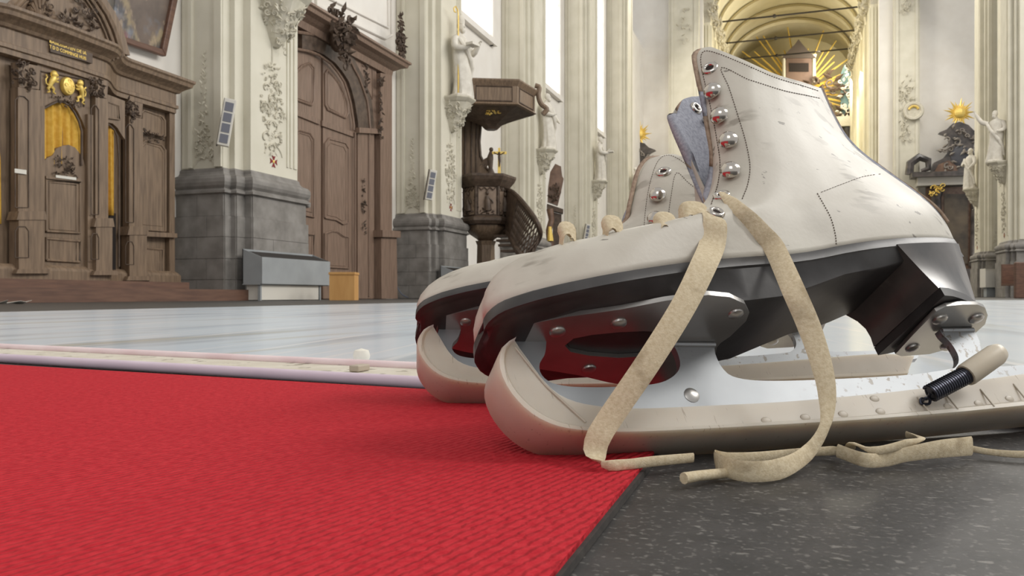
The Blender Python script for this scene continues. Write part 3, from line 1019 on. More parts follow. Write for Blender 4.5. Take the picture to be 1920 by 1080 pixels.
# ------------------------------------------------------------------ church: materials
M_WALL = mat('white_plaster', srgb(226, 221, 213), srgb(232, 228, 221), rough=0.9, scale=1.5, spec=0.2)
M_CREAM = mat('cream_paint', srgb(208, 203, 186), srgb(216, 211, 195), rough=0.75, scale=2.0, spec=0.25)
M_STUCCO = mat('stucco', srgb(196, 190, 172), srgb(208, 202, 186), rough=0.85, scale=12, spec=0.2)
M_PLINTH = mat('grey_plinth_stone', srgb(122, 118, 113), srgb(146, 142, 137), rough=0.7, scale=4, spec=0.3, bump=0.1, bscale=60, bdist=0.01)
add_spots(M_PLINTH, srgb(88, 84, 80), 2.2, 0.52, 0.2, amount=0.5)
M_OAK = mat('dark_oak', srgb(108, 90, 73), srgb(134, 113, 92), rough=0.5, scale=5, stretch=(6, 6, 0.6), spec=0.4, bump=0.05, bscale=20)
M_OAK2 = mat('carved_oak_and_crevice_shade', srgb(70, 57, 47), srgb(94, 78, 65), rough=0.55, scale=9, spec=0.4)  # true colour of carvings; on recess lines the darker tone paints crevice shade
M_DOORWOOD = mat('door_oak', srgb(116, 96, 82), srgb(138, 115, 99), rough=0.5, scale=5, stretch=(7, 7, 0.5), spec=0.35, bump=0.04, bscale=20)
M_STEP = mat('brown_step_wood', srgb(92, 66, 54), srgb(112, 82, 66), rough=0.5, scale=6, stretch=(1, 0.5, 4))
M_GOLD = mat('gilding', srgb(226, 192, 96), srgb(240, 210, 120), rough=0.4, metal=0.35, scale=30)
M_CURTAIN = mat('yellow_curtain', srgb(200, 156, 62), srgb(214, 172, 82), rough=0.85, scale=20, spec=0.15)
M_DARK = mat('opening_shade', srgb(40, 32, 28), rough=0.9)  # near-black colour standing in for shade inside openings
M_GREYBOX = mat('grey_painted_metal', srgb(146, 150, 152), srgb(156, 160, 162), rough=0.5, scale=3)
M_GRILLE = mat('speaker_grille', srgb(112, 114, 124), rough=0.6)
M_WHITEP = mat('white_lacquer', srgb(214, 210, 200), rough=0.5)
M_PLY = mat('plywood', srgb(196, 146, 84), srgb(206, 158, 96), rough=0.6, scale=4, stretch=(4, 4, 0.6))
M_BMARBLE = mat('black_marble', srgb(46, 42, 42), srgb(92, 84, 80), rough=0.35, scale=3, spec=0.6)
M_BROWNM = mat('brown_marble', srgb(92, 68, 54), srgb(126, 98, 80), rough=0.35, scale=4)
M_STAT = mat('statue_stone', srgb(208, 202, 190), srgb(224, 219, 208), rough=0.8, scale=8, spec=0.2)
M_TEAL = mat('painted_teal_sky', srgb(92, 122, 124), srgb(120, 140, 136), rough=0.8, scale=2)
M_RED = mat('red_paint', srgb(130, 32, 36), rough=0.7)
M_IRON = mat('dark_iron', srgb(58, 54, 52), rough=0.6, metal=0.3)

XP = -7.0
YA = hx(470, 300, XP).y; YF = hx(556, 300, XP).y
X1 = hy(456, 300, YA).x; YB = hx(440, 300, X1).y
X2 = hy(430, 300, YB).x; YC = hx(418, 300, X2).y
XW = hy(340, 300, YC).x
YM = (YA + YF) / 2
WALL_H = 14.0
YE = 45.0
XR = 6.4                      # face of the right-hand piers


def slab(px, X, th, mb=None, back=0.0):
    """outline traced on the plane X, given real thickness towards the nave"""
    mb = mb or MB()
    return mb.prism([hx(u, v, X) - Vector((back, 0, 0)) for u, v in px], (th + back, 0, 0))


def slab_y(px, Y, th, mb=None):
    mb = mb or MB()
    return mb.prism([hy(u, v, Y) for u, v in px], (0, -th, 0))


def bead(px, X, r, closed=False, mb=None, n=6):
    mb = mb or MB()
    P = [hx(u, v, X) for u, v in px]
    if closed: P = P + [P[0]]
    return mb.tube(P, r, n)


def curl(mb, O, ex, ey, en, a0, size, turns, r, lift=0.3, n=12, ns=6, flip=1):
    """one C-scroll rising from the ground"""
    pts = []; rr = []
    for i in range(n):
        t = i / (n - 1)
        ang = a0 + flip * turns * 2 * math.pi * t
        rad = size * (1 - t * 0.82)
        c = O + ex * (math.cos(a0) * -size) + ey * (math.sin(a0) * -size)
        pts.append(c + ex * (rad * math.cos(ang)) + ey * (rad * math.sin(ang)) + en * (r * lift))
        rr.append(r * (1.0 - 0.55 * t))
    mb.tube(pts, rr, ns)
    return mb


def leaf(mb, O, ex, ey, en, ang, ln, wd, lift):
    """a pointed leaf with a raised spine, 10 triangles"""
    d = ex * math.cos(ang) + ey * math.sin(ang); p = ex * -math.sin(ang) + ey * math.cos(ang)
    vs = [O, O + d * ln * .4 + p * wd, O + d * ln + en * lift * .9, O + d * ln * .4 - p * wd, O + d * ln * .4 + en * lift, O - en * lift * .3]
    return mb.add(vs, [(0, 1, 4), (1, 2, 4), (2, 3, 4), (3, 0, 4), (5, 1, 0), (5, 2, 1), (5, 3, 2), (5, 0, 3)])


def foliage(mb, O, ex, ey, en, W, H, n, seed, size, shape=None, lift=1.0):
    """a carved clump of leaves and scrolls filling an area W x H"""
    R_ = random.Random(seed)
    for i in range(n):
        while True:
            a, b = R_.uniform(-1, 1), R_.uniform(-1, 1)
            if shape is None:
                if a * a + b * b <= 1: break
            elif abs(a) <= shape(b): break
        P = O + ex * (a * W / 2) + ey * (b * H / 2) + en * (R_.uniform(0.1, .8) * size * lift * (1.2 - abs(a)))
        if i % 3 == 0:
            curl(mb, P, ex, ey, en, R_.uniform(0, 6.28), size * R_.uniform(.35, .7), R_.choice((.9, 1.2)), size * .16, .6, 9, 5, R_.choice((-1, 1)))
        else:
            leaf(mb, P, ex, ey, en, R_.uniform(0, 6.28), size * R_.uniform(.8, 1.5), size * .3, size * .45 * lift)
    return mb


def tri_up(b):     # shape narrowing upwards
    return max(0.12, 0.95 - 0.5 * (b + 1))


# ------------------------------------------------------------------ church: shell
mb = MB().box((XW - 0.4, -3, 0), (XW, YE, WALL_H))
struct('wall_left', mb, M_WALL)['label'] = 'white plastered aisle wall'
mb = MB().box((7.45, 29.8, 0), (7.85, 35.2, WALL_H))
struct('wall_right', mb, M_CREAM)['label'] = 'beige aisle wall between the right-hand piers'
EY = Vector((0, 1, 0)); EX = Vector((1, 0, 0)); EZ = Vector((0, 0, 1))

# tall windows of the aisle wall between the further piers
M_PANE = mat('daylit_window_glass', (1.0, 0.97, 0.92, 1), rough=0.4, emit=1.7)
for k, (y0, y1) in enumerate(((17.9, 21.2), (24.3, 28.0), (31.4, 35.0)), 1):
    w_ = thing('window_%d' % k, 'tall daylit window high between cream piers', None, (XW, (y0 + y1) / 2, 0), kind='structure')
    ym = (y0 + y1) / 2
    for a, b in ((y0 + .5, ym), (ym, y1 - .5)):
        for c in range(4):
            z0 = 7.2 + c * 1.6
            obj('pane', MB().box((XW + .01, a + .03, z0 + .03), (XW + .03, b - .03, z0 + 1.57)), M_PANE, w_)
    fr_ = MB().box((XW, y0 + .4, 7.0), (XW + .1, y0 + .5, 13.7)).box((XW, y1 - .5, 7.0), (XW + .1, y1 - .4, 13.7)).box((XW, y0 + .3, 7.0), (XW + .16, y1 - .3, 7.16))
    obj('window_frame', fr_, M_WALL, w_)

# ------------------------------------------------------------------ piers


def plan(d):
    yc2, yb2, ya2 = 2 * YM - YC, 2 * YM - YB, 2 * YM - YA
    return [(XW + .002, YC - d), (X2 + d, YC - d), (X2 + d, YB - d), (X1 + d, YB - d), (X1 + d, YA - d), (XP + d, YA - d),
            (XP + d, ya2 + d), (X1 + d, ya2 + d), (X1 + d, yb2 + d), (X2 + d, yb2 + d), (X2 + d, yc2 + d), (XW + .002, yc2 + d)]


def ring(d, z):
    return [(x, y, z) for x, y in plan(d)]


PIER_LABELS = ['nearest cream pier with grey stone plinth, beside the confessional',
               'cream pier between the carved door and the wooden pulpit',
               'cream pier just beyond the pulpit stair',
               'slender far cream pier with a small statue, fourth along the left side',
               'farthest cream pier on the left, beside the end wall']


def build_pier():
    root = thing('church_pier', PIER_LABELS[0], 'pillar', (XP, YM, 0), 'cream piers of the nave')
    mb = MB().loft([ring(0, 1.78), ring(0, WALL_H)])
    sh = obj('shaft', mb, M_CREAM, root)
    # mouldings on the shaft: side strips and fillets along the face
    for (ua, ub, th) in ((343, 357, .02), (357, 363, .05), (404, 417, .035)):
        a, b = hy(ua, 200, YC).x, hy(ub, 200, YC).x
        obj('side_strip', MB().box((a, YC - th, 1.8), (b, YC, WALL_H)), M_CREAM, sh)
        obj('side_strip', MB().box((a, 2 * YM - YC, 1.8), (b, 2 * YM - YC + th, WALL_H)), M_CREAM, sh)
    for (ua, ub) in ((537, 540), (543, 546.5), (550, 556)):
        a, b = hx(ua, 200, XP).y, hx(ub, 200, XP).y
        obj('face_fillet', MB().box((XP, a, 1.95), (XP + .018, b, WALL_H)), M_CREAM, sh)
    # plinth
    pl = obj('plinth', MB().loft([ring(.118, 0), ring(.118, 1.13), ring(.092, 1.13), ring(.092, 1.43)]), M_PLINTH, root)
    mo = MB().loft([ring(d, z) for d, z in ((.10, 1.42), (.15, 1.435), (.15, 1.465), (.125, 1.48), (.105, 1.50), (.135, 1.535), (.15, 1.58), (.145, 1.63), (.12, 1.67), (.06, 1.695), (.035, 1.73), (.03, 1.765), (.0, 1.79))])
    obj('plinth_moulding', mo, M_PLINTH, root)
    R_ = random.Random(3)
    zs = [0.01, .28, .56, .85, 1.13, 1.425]
    for c in range(5):
        d = .118 if c < 4 else .092
        P = plan(d); z0, z1 = zs[c] + .003, zs[c + 1] - .003
        th = .012
        for i in range(1, 11):
            (xa, ya), (xb, yb) = P[i - 1], P[i]
            L_ = abs(xb - xa) + abs(yb - ya)
            cuts = [0, 1]
            if L_ > .5:
                cuts = [0, .45 + .2 * (c % 2), 1] if L_ < 1 else [0, (.34, .55)[c % 2], 1]
            for k in range(len(cuts) - 1):
                t0, t1 = cuts[k] + .0025 / L_, cuts[k + 1] - .0025 / L_
                ax, ay = xa + (xb - xa) * t0, ya + (yb - ya) * t0; bx, by = xa + (xb - xa) * t1, ya + (yb - ya) * t1
                pr_ = th + R_.uniform(-.003, .003)
                if abs(xb - xa) < 1e-6:    # faces the nave
                    if yb < ya or i > 8: continue
                    m_ = MB().box((ax, ay, z0), (ax + pr_, by, z1))
                else:
                    if i > 5: continue
                    m_ = MB().box((ax, ay - pr_, z0), (bx, ay, z1))
                obj('stone_block', m_, M_PLINTH, pl)
    # stucco relief on the nave face
    o0 = hx(510, 288, XP + .004); o1 = hx(510, 100, XP + .004)
    H_ = o1.z - o0.z; W_ = hx(540, 200, XP).y - hx(483, 200, XP).y
    ct = (o0 + o1) / 2
    mb = MB()
    for s in (-1, 1):
        for (b, sz, a0, tr, fl) in ((.06, .09, .2, .7, 1), (.17, .10, 2.6, .7, -1), (.28, .13, .3, .65, 1), (.36, .12, 3.4, .6, -1), (.45, .13, 2.8, .65, -1), (.56, .10, .4, .7, 1), (.66, .09, 2.5, .6, -1), (.76, .07, .9, .7, 1), (.85, .05, .3, .7, 1)):
            curl(mb, Vector((ct.x, ct.y + s * .07, o0.z + b * H_)), EY * s, EZ, EX, a0, sz, tr, .017, .4, 12, 5, fl)
    foliage(mb, ct - EZ * H_ * .05, EY, EZ, EX, W_ * .9, H_ * .9, 90, 11, .055, lambda b: .9 - .4 * abs(b))
    for k in range(7):
        leaf(mb, Vector((ct.x, ct.y, o1.z - .16 + k * .035)), EY, EZ, EX, math.pi / 2, .09, .012, .015)
    obj('stucco_relief', mb, M_STUCCO, root)['kind'] = 'stuff'
    # relief on the side towards the entrance (and its mirror)
    q0 = hy(384, 300, YC); q1 = hy(384, 122, YC)
    H2 = q1.z - q0.z
    for sgn in (-1, 1):
        yy = YC - .004 if sgn < 0 else 2 * YM - YC + .004
        c2 = Vector((q0.x, yy, (q0.z + q1.z) / 2))
        mb = MB()
        foliage(mb, c2 - EZ * H2 * .02, EX, EZ, EY * sgn, .38, H2 * .98, 85, 21 + sgn, .05, tri_up)
        for k in range(9):
            leaf(mb, c2 + EZ * (H2 * .3 + k * .05), EX, EZ, EY * sgn, math.pi / 2 + (.5 if k % 2 else -.5), .07, .014, .02)
        arc_ = [c2 - EZ * (H2 * .5) + EX * (.17 * math.cos(a)) + EZ * (.16 * math.sin(a) - .12) for a in [math.pi * i / 12 for i in range(13)]]
        mb.tube(arc_, .012, 6)
        obj('stucco_relief', mb, M_STUCCO, root)['kind'] = 'stuff'
    # arc of moulding and painted cross on the face
    cc = hx(513, 303, XP + .003)
    mb = MB().tube([cc + EY * (.22 * math.cos(a)) + EZ * (.24 * math.sin(a)) for a in [math.pi * (.12 + .76 * i / 14) for i in range(15)]], .012, 6)
    obj('moulded_arc', mb, M_STUCCO, root)
    mb = MB()
    for k in range(4):
        a = k * math.pi / 2
        e = EY * math.cos(a) + EZ * math.sin(a); f_ = EY * -math.sin(a) + EZ * math.cos(a)
        mb.prism([cc + e * .018 - f_ * .008, cc + e * .085 - f_ * .042, cc + e * .072, cc + e * .085 + f_ * .042, cc + e * .018 + f_ * .008], (.004, 0, 0))
    cr = obj('painted_cross', mb, M_RED, root); cr['label'] = 'dark red painted cross with gold centre'
    obj('cross_centre', MB().lathe([(.026, 0), (.022, .006), (0, .008)], cc, (1, 0, 0), 12), M_GOLD, cr)
    # corbel for a statue
    zt = 4.33; zb = 3.62
    kb = Vector((XP, YM, 0))
    mb = MB(); rings = []
    for i in range(7):
        t = i / 6; z = zb + (zt - .1 - zb) * t
        hw = .06 + .27 * t ** .75; dp = .06 + .36 * t ** .8
        rings.append([kb + Vector((0, -hw, z)), kb + Vector((dp * .6, -hw * .9, z)), kb + Vector((dp, -hw * .45, z)), kb + Vector((dp * 1.05, 0, z)), kb + Vector((dp, hw * .45, z)), kb + Vector((dp * .6, hw * .9, z)), kb + Vector((0, hw, z))])
    mb.loft(rings)
    for s in (-1, 0, 1):
        e = (EX * (1 if s == 0 else .45) + EY * s * .9).normalized(); t_ = e.cross(EZ) * -1
        foliage(mb, kb + EX * (.25 if s == 0 else .14) + EY * (s * .17) + EZ * ((zb + zt) / 2 - .03), t_, (EZ + e * .5).normalized(), e, .38, .52, 34, 40 + s, .085, lambda b: .35 + .5 * (b + 1) / 2)
    foliage(mb, kb + EX * .1 + EZ * zb, EY, EZ, EX, .16, .2, 12, 60, .06)
    co = obj('carved_corbel', mb, M_STUCCO, root)
    mb = MB().loft([[kb + Vector((-.01, -w_, z)), kb + Vector((d_ * .6, -w_, z)), kb + Vector((d_, -w_ * .5, z)), kb + Vector((d_, w_ * .5, z)), kb + Vector((d_ * .6, w_, z)), kb + Vector((-.01, w_, z))] for z, w_, d_ in ((zt - .1, .33, .42), (zt - .06, .36, .47), (zt - .03, .38, .5), (zt, .38, .5))])
    obj('corbel_slab', mb, M_STUCCO, co)
    return root


PIER = build_pier()
PIER_Y = [YM] + [hx(u, 300, XP).y + (YM - YA) for u in (827, 1002, 1107, 1177)]
for k in range(1, 5):
    c = copy_tree(PIER, None, (XP, PIER_Y[k], 0))
    c['label'] = PIER_LABELS[k]
for k, lab in ((3, 'brightly lit right-hand pier carrying the white statue with raised arm'), (4, 'pale right-hand pier next to the dark marble side altar')):
    c = copy_tree(PIER, None, (XR if k == 3 else 7.0, PIER_Y[k], 0)); c.rotation_euler = (0, 0, math.pi); c['label'] = lab

# ------------------------------------------------------------------ statues on the corbels


def statue(name, label, loc, h, rz, seed, arm=0, crook=False, mitre=False, book=False, halo=False):
    """robed stone figure facing +x in its own axes"""
    R_ = random.Random(seed)
    root = thing(name, label, 'statue', loc, 'statues on the piers')
    root.rotation_euler = (0, 0, rz)
    s = h / 1.75
    # robe: rings of a folded cloth column, swaying hips, shoulders and neck
    prof = [(0.0, .27, .22), (.06, .29, .24), (.25, .26, .21), (.5, .235, .185), (.75, .225, .175), (.95, .235, .175), (1.1, .215, .16), (1.25, .235, .165), (1.36, .25, .15), (1.43, .2, .12), (1.48, .1, .085), (1.53, .062, .062), (1.57, .06, .06)]
    rings = []; n = 28
    ph = R_.uniform(0, 6)
    for z, wy, wx in prof:
        sway = .05 * math.sin(z * 2.4 + ph)
        fold = .085 * max(0, 1 - z / 1.35)
        r_ = []
        for k in range(n):
            a = 2 * math.pi * k / n
            m = 1 + fold * math.sin(7 * a + ph + z * 1.3) + fold * .5 * math.sin(11 * a + 2 * z)
            r_.append(Vector((wx * m * math.cos(a) + .02 * math.sin(z * 3), sway + wy * m * math.sin(a), z)) * s)
        rings.append(r_)
    mb = MB().loft(rings)
    # a cloak fold slung across the body
    pts = [Vector((.10, -.22, 1.34)), Vector((.19, -.08, 1.12)), Vector((.205, .08, .9)), Vector((.16, .2, .74)), Vector((.05, .26, .5)), Vector((.0, .28, .2))]
    mb.tube([p * s for p in pts], [.05 * s, .055 * s, .06 * s, .06 * s, .055 * s, .04 * s], 8)
    # head with hair and beard
    hz_ = 1.66
    mb.ball(Vector((.03, .05 * math.sin(hz_ * 2.4 + ph), hz_)) * s, .088 * s, .078 * s, .115 * s, 14, 10)
    hc = Vector((.03, .05 * math.sin(hz_ * 2.4 + ph), hz_))
    mb.ball((hc + Vector((.088, 0, -.01))) * s, .02 * s, .014 * s, .03 * s, 8, 6)
    mb.ball((hc + Vector((.05, 0, -.09))) * s, .055 * s, .06 * s, .07 * s, 10, 6)
    mb.ball((hc + Vector((-.03, 0, .03))) * s, .085 * s, .092 * s, .105 * s, 10, 8)
    # arms with tapering sleeves and hands
    sh = [Vector((0, -.24, 1.36)), Vector((0, .24, 1.36))]
    if arm == 1:      # one arm raised high
        A_ = [[sh[0], Vector((.05, -.44, 1.46)), Vector((.08, -.60, 1.72)), Vector((.09, -.64, 1.82))], [sh[1], Vector((.08, .36, 1.12)), Vector((.24, .26, 1.02)), Vector((.3, .22, 1.02))]]
    elif arm == 2:    # both hands forward, holding
        A_ = [[sh[0], Vector((.08, -.34, 1.12)), Vector((.3, -.26, 1.08)), Vector((.4, -.22, 1.1))], [sh[1], Vector((.06, .33, 1.1)), Vector((.26, .28, 1.22)), Vector((.34, .26, 1.3))]]
    else:
        A_ = [[sh[0], Vector((.08, -.33, 1.12)), Vector((.24, -.14, 1.06)), Vector((.28, -.08, 1.08))], [sh[1], Vector((.06, .34, 1.1)), Vector((.2, .3, .95)), Vector((.26, .28, .9))]]
    for P in A_:
        mb.tube([Vector(p) * s for p in catmull([tuple(p) for p in P], 9)], [.085 * s, .085 * s, .082 * s, .078 * s, .072 * s, .07 * s, .06 * s, .045 * s, .03 * s], 9)
        mb.ball(P[-1] * s, .036 * s, .03 * s, .045 * s, 8, 6)
        d_ = (P[-1] - P[-2]).normalized()
        for q in range(4):
            o_ = Vector((0, .018 * (q - 1.5), 0))
            mb.tube([(P[-1] + o_) * s, (P[-1] + o_ + d_ * .05) * s, (P[-1] + o_ + d_ * .08 + Vector((.01, 0, -.015))) * s], [.011 * s, .010 * s, .007 * s], 5)
    obj('robed_figure', mb, M_STAT, root, smooth=45, local=True)
    obj('base', MB().loft([[Vector((r * math.cos(a) * .9, r * math.sin(a), z)) * s for a in [2 * math.pi * k / 8 + .39 for k in range(8)]] for r, z in ((.31, -.002), (.31, .05), (.28, .07))]), M_STAT, root, local=True)
    if mitre:
        c_ = hc + Vector((-.01, 0, .06))
        mb = MB().loft([[(c_ + Vector((.085 * math.cos(a) * k1, .088 * math.sin(a) * k2, z))) * s for a in [2 * math.pi * k / 12 for k in range(12)]] for z, k1, k2 in ((0, 1, 1), (.09, 1.05, 1.15), (.17, .75, .9), (.25, .25, .12))])
        obj('mitre', mb, M_STAT, root, smooth=40, local=True)
    if book:
        p = Vector((.46, -.18, 1.14))
        mb = MB().box((p.x - .1, p.y - .14, p.z - .03), (p.x + .1, p.y + .14, p.z + .03))
        mb.v = [tuple(Vector(v) * s) for v in mb.v]
        obj('book', mb, M_STAT, root, local=True)
    if crook:
        b_ = Vector((.06, -.2, 0))
        pts = [b_ + Vector((0, 0, .05)), b_ + Vector((0, 0, 1.9)), b_ + Vector((.0, -.02, 2.0)), b_ + Vector((.0, -.1, 2.06)), b_ + Vector((0, -.17, 2.0)), b_ + Vector((0, -.15, 1.92)), b_ + Vector((0, -.09, 1.93))]
        obj('gilded_crook', MB().tube([Vector(p) * s for p in pts], .016 * s, 8), M_GOLD, root, smooth=True, local=True)['label'] = 'gilded crook'
    return root


CZ = 4.33
statue('bishop_statue', 'white stone bishop statue with gilded crook and book on the corbel above the pulpit', (XP + .24, PIER_Y[1], CZ + .003), 1.62, -.25, 4, 2, True, True, True)
statue('saint_statue', 'stone saint statue on the corbel of the pier beyond the pulpit', (XP + .24, PIER_Y[2], CZ + .003), 1.62, -.2, 8, 0)
statue('saint_statue', 'small stone saint statue on the corbel of the fourth pier', (XP + .24, PIER_Y[3], CZ + .003), 1.62, .1, 13, 2, book=True)
statue('saint_statue', 'far stone saint statue on the pier beside the left side altar', (XP + .24, PIER_Y[4], CZ + .003), 1.55, .2, 17, 0)
statue('saint_statue', 'sunlit white saint statue with one arm raised on the right-hand pier', (XR - .26, PIER_Y[3], CZ + .003), 1.62, math.pi + .9, 23, 1)
statue('saint_statue', 'pale saint statue in front of the right-hand marble altar', (7.0 - .26, PIER_Y[4], CZ + .003), 1.6, math.pi + .5, 29, 0)

# ------------------------------------------------------------------ column loudspeakers


def loudspeaker(pier_k, label):
    dy = PIER_Y[pier_k] - YM
    c = hy(425, 230, YC - .16) + Vector((0, dy, 0))
    root = thing('column_loudspeaker', label, 'loudspeaker', tuple(c), 'column loudspeakers on the piers')
    root.rotation_euler = (.06, .16, math.radians(38))
    h = .62
    obj('cabinet', MB().box((-.075, -.05, -h / 2), (.075, .07, h / 2)), M_WHITEP, root, local=True, bevel=.008)
    for k in range(4):
        z = -h / 2 + .035 + k * .14
        obj('grille', MB().box((-.052, -.056, z), (.052, -.045, z + .115)), M_GRILLE, root, local=True)
    obj('bracket', MB().box((-.03, .07, -.03), (.03, .17, .03)), M_IRON, root, local=True)
    obj('back_panel', MB().box((-.085, .055, -h / 2 - .01), (-.07, .085, h / 2 + .01)), M_IRON, root, local=True)
    return root


loudspeaker(0, 'slim white column loudspeaker on the nearest pier')
loudspeaker(1, 'slim white column loudspeaker on the pier next to the pulpit')
loudspeaker(3, 'tiny column loudspeaker on the far fourth pier')

# ------------------------------------------------------------------ convector boxes by the plinths


def convector(dy, label):
    xf = XP + .46; xb = XP + .15
    a = hx(491.5, 481.5, xf); b = hx(619, 491, xf); lo = hx(491.5, 532, xf)
    y0, y1 = a.y, b.y; z1 = a.z; z0 = lo.z
    root = thing('convector_heater', label, 'heater', (xb, (y0 + y1) / 2 + dy, 0), 'grey convector boxes')
    off = Vector((0, dy, 0))
    def B(n, p, q, m, **k):
        mb = MB().box((p[0], p[1] + dy, p[2]), (q[0], q[1] + dy, q[2]))
        return obj(n, mb, m, root, **k)
    B('front_panel', (xf - .012, y0, z0), (xf, y1, z1), M_GREYBOX)
    for yy in (y0, y1 - .012):
        mb = MB().prism([(xb, yy + dy, z0), (xf - .012, yy + dy, z0), (xf - .012, yy + dy, z1), (xb, yy + dy, z1 + .11)], (0, .012, 0))
        obj('end_panel', mb, M_GREYBOX, root)
    B('back_panel', (xb, y0, z0), (xb + .012, y1, z1 + .11), M_GREYBOX)
    B('bottom_panel', (xb, y0, z0 - .012), (xf - .03, y1, z0), M_GREYBOX)
    mb = MB().prism([(xf - .03, y0 + .03 + dy, z1 - .02), (xf - .03, y1 - .03 + dy, z1 - .02), (xb + .02, y1 - .03 + dy, z1 + .07), (xb + .02, y0 + .03 + dy, z1 + .07)], (0, 0, .012))
    obj('outlet_shade_sheet', mb, M_DARK, root)  # dark sheet paints the shade inside the open top
    for k in range(7):
        x = xb + .04 + k * .04
        zz_ = z1 + .085 * (xf - x) / (xf - xb)
        B('grille_bar', (x, y0 + .02, zz_ - .005), (x + .008, y1 - .02, zz_ + .008), M_IRON)
    B('base_panel', (xb + .02, y0 + .06, .01), (xf - .06, y1 - .22, z0 - .012), M_WHITEP)
    for yy in (y0 + .03, y1 - .2):
        B('leg', (xf - .09, yy, 0.001), (xf - .05, yy + .03, z0 - .012), M_GREYBOX)
    return root


convector(0, 'grey metal convector box against the nearest pier')
convector(PIER_Y[1] - YM, 'grey metal convector box against the second pier, half behind the skate')
c = hz(641, 563.3)
wb = thing('wooden_box', 'plain light plywood box standing in front of the carved door', 'box', (c.x, c.y, 0))
wb.rotation_euler = (0, 0, TH)
obj('body', MB().box((-.175, 0, .002), (.175, .3, .36)), M_PLY, wb, local=True)
obj('lid', MB().box((-.185, -.012, .36), (.185, .31, .395)), M_PLY, wb, local=True, bevel=.004)
# ------------------------------------------------------------------ confessional


def text_mesh(body, size, depth=0.002):
    cu = bpy.data.curves.new('lettering', 'FONT')
    cu.body = body; cu.size = size; cu.extrude = depth; cu.align_x = 'CENTER'; cu.align_y = 'CENTER'
    cu.resolution_u = 2
    t = bpy.data.objects.new('lettering', cu); COL.objects.link(t)
    dg = bpy.context.evaluated_depsgraph_get(); dg.update()
    me = bpy.data.meshes.new_from_object(t.evaluated_get(dg))
    vs = [v.co.copy() for v in me.vertices]; fs = [tuple(p.vertices) for p in me.polygons]
    bpy.data.objects.remove(t); bpy.data.curves.remove(cu); bpy.data.meshes.remove(me)
    return vs, fs


def lettering(name, body, px, X, hpx, m, parent, wpx=None):
    o = hx(px[0], px[1], X); a = hx(px[0], px[1] - hpx / 2, X); b = hx(px[0], px[1] + hpx / 2, X)
    vs, fs = text_mesh(body, (a - b).length * 1.4)
    sx = 1.0
    if wpx:
        w = max(v.x for v in vs) - min(v.x for v in vs)
        sx = (hx(px[0] + wpx / 2, px[1], X) - hx(px[0] - wpx / 2, px[1], X)).length / w
    mb = MB().add([o + EY * v.x * sx + EZ * v.y + EX * v.z for v in vs], fs)
    return obj(name, mb, m, parent, norm=False)


def carve(name, parent, cu, cv, wu, hv, X, n, seed, size, m=None, shape=None, lift=1.0):
    c = hx(cu, cv, X)
    W_ = hx(cu + wu / 2, cv, X).y - hx(cu - wu / 2, cv, X).y
    H_ = hx(cu, cv - hv / 2, X).z - hx(cu, cv + hv / 2, X).z
    mb = foliage(MB(), c, EY, EZ, EX, W_, H_, n, seed, size, shape, lift)
    o = obj(name, mb, m or M_OAK2, parent); o['kind'] = 'stuff'
    return o


def fielded(name, parent, px, X, m, r=.012, th=.012, inset=.8):
    """panel with a bead moulding round it"""
    p = obj(name, slab(px, X, th), m, parent)
    obj('panel_moulding', bead(px, X + th, r * 1.4, True), m, p, smooth=True)
    cu_ = sum(a for a, _ in px) / len(px); cv_ = sum(b for _, b in px) / len(px)
    obj('panel_moulding', bead([(cu_ + (a - cu_) * inset, cv_ + (b - cv_) * (1 - (1 - inset) * .45)) for a, b in px], X + th, r * .7, True), m, p, smooth=True)
    return p


XA, XB = -7.30, -7.60
ZS = 0.235                                     # top of the two steps
conf = thing('confessional', 'carved dark oak confessional with gilded crest and yellow curtains', 'confessional', (XA, hx(115, 300, XA).y, ZS))
st1 = hx(466, 560, -6.80).y
mb = MB().prism([(XW + .002, 2.0, .001), (-6.80, 2.0, .001), (-6.80, st1, .001), (-6.862, st1, .001), (-6.862, YC - .14, .001), (XW + .002, YC - .14, .001)], (0, 0, .144))
o = obj('wooden_step', mb, M_STEP); tag(o, 'long low brown wooden step in front of the confessional', 'step')
mb = MB().box((XW, 2.0, .146), (-7.14, hx(355, 530, -7.14).y, ZS - .002))
o = obj('wooden_step', mb, M_STEP); tag(o, 'upper brown wooden step directly under the confessional', 'step')
yL = hx(8, 300, XA).y; yR = hx(192, 300, XA).y; yS = hx(226, 300, XB).y; yEnd = hx(321, 300, XB).y
cplan = [(XB, 3.6), (XB, yL - .5)]
for i in range(1, 8):
    t = i / 8; s_ = t * t * (3 - 2 * t); cplan.append((XB + (XA - XB) * s_, yL - .5 + .5 * t))
cplan += [(XA, yL), (XA + .03, (yL + yR) / 2), (XA, yR)]
for i in range(1, 8):
    t = i / 8; s_ = t * t * (3 - 2 * t); cplan.append((XA + (XB - XA) * s_, yR + (yS - yR) * t))
cplan += [(XB, yS), (XB, yEnd)]


def cx(y):
    return float(np.interp(y, [p[1] for p in cplan], [p[0] for p in cplan]))


def c_ring(d, z):
    e = max(d, 0)
    return [(x + d, y + (e + .09 if y == yEnd else 0), z) for x, y in cplan] + [(XW, yEnd + e + .09, z), (XW, 3.6, z)]


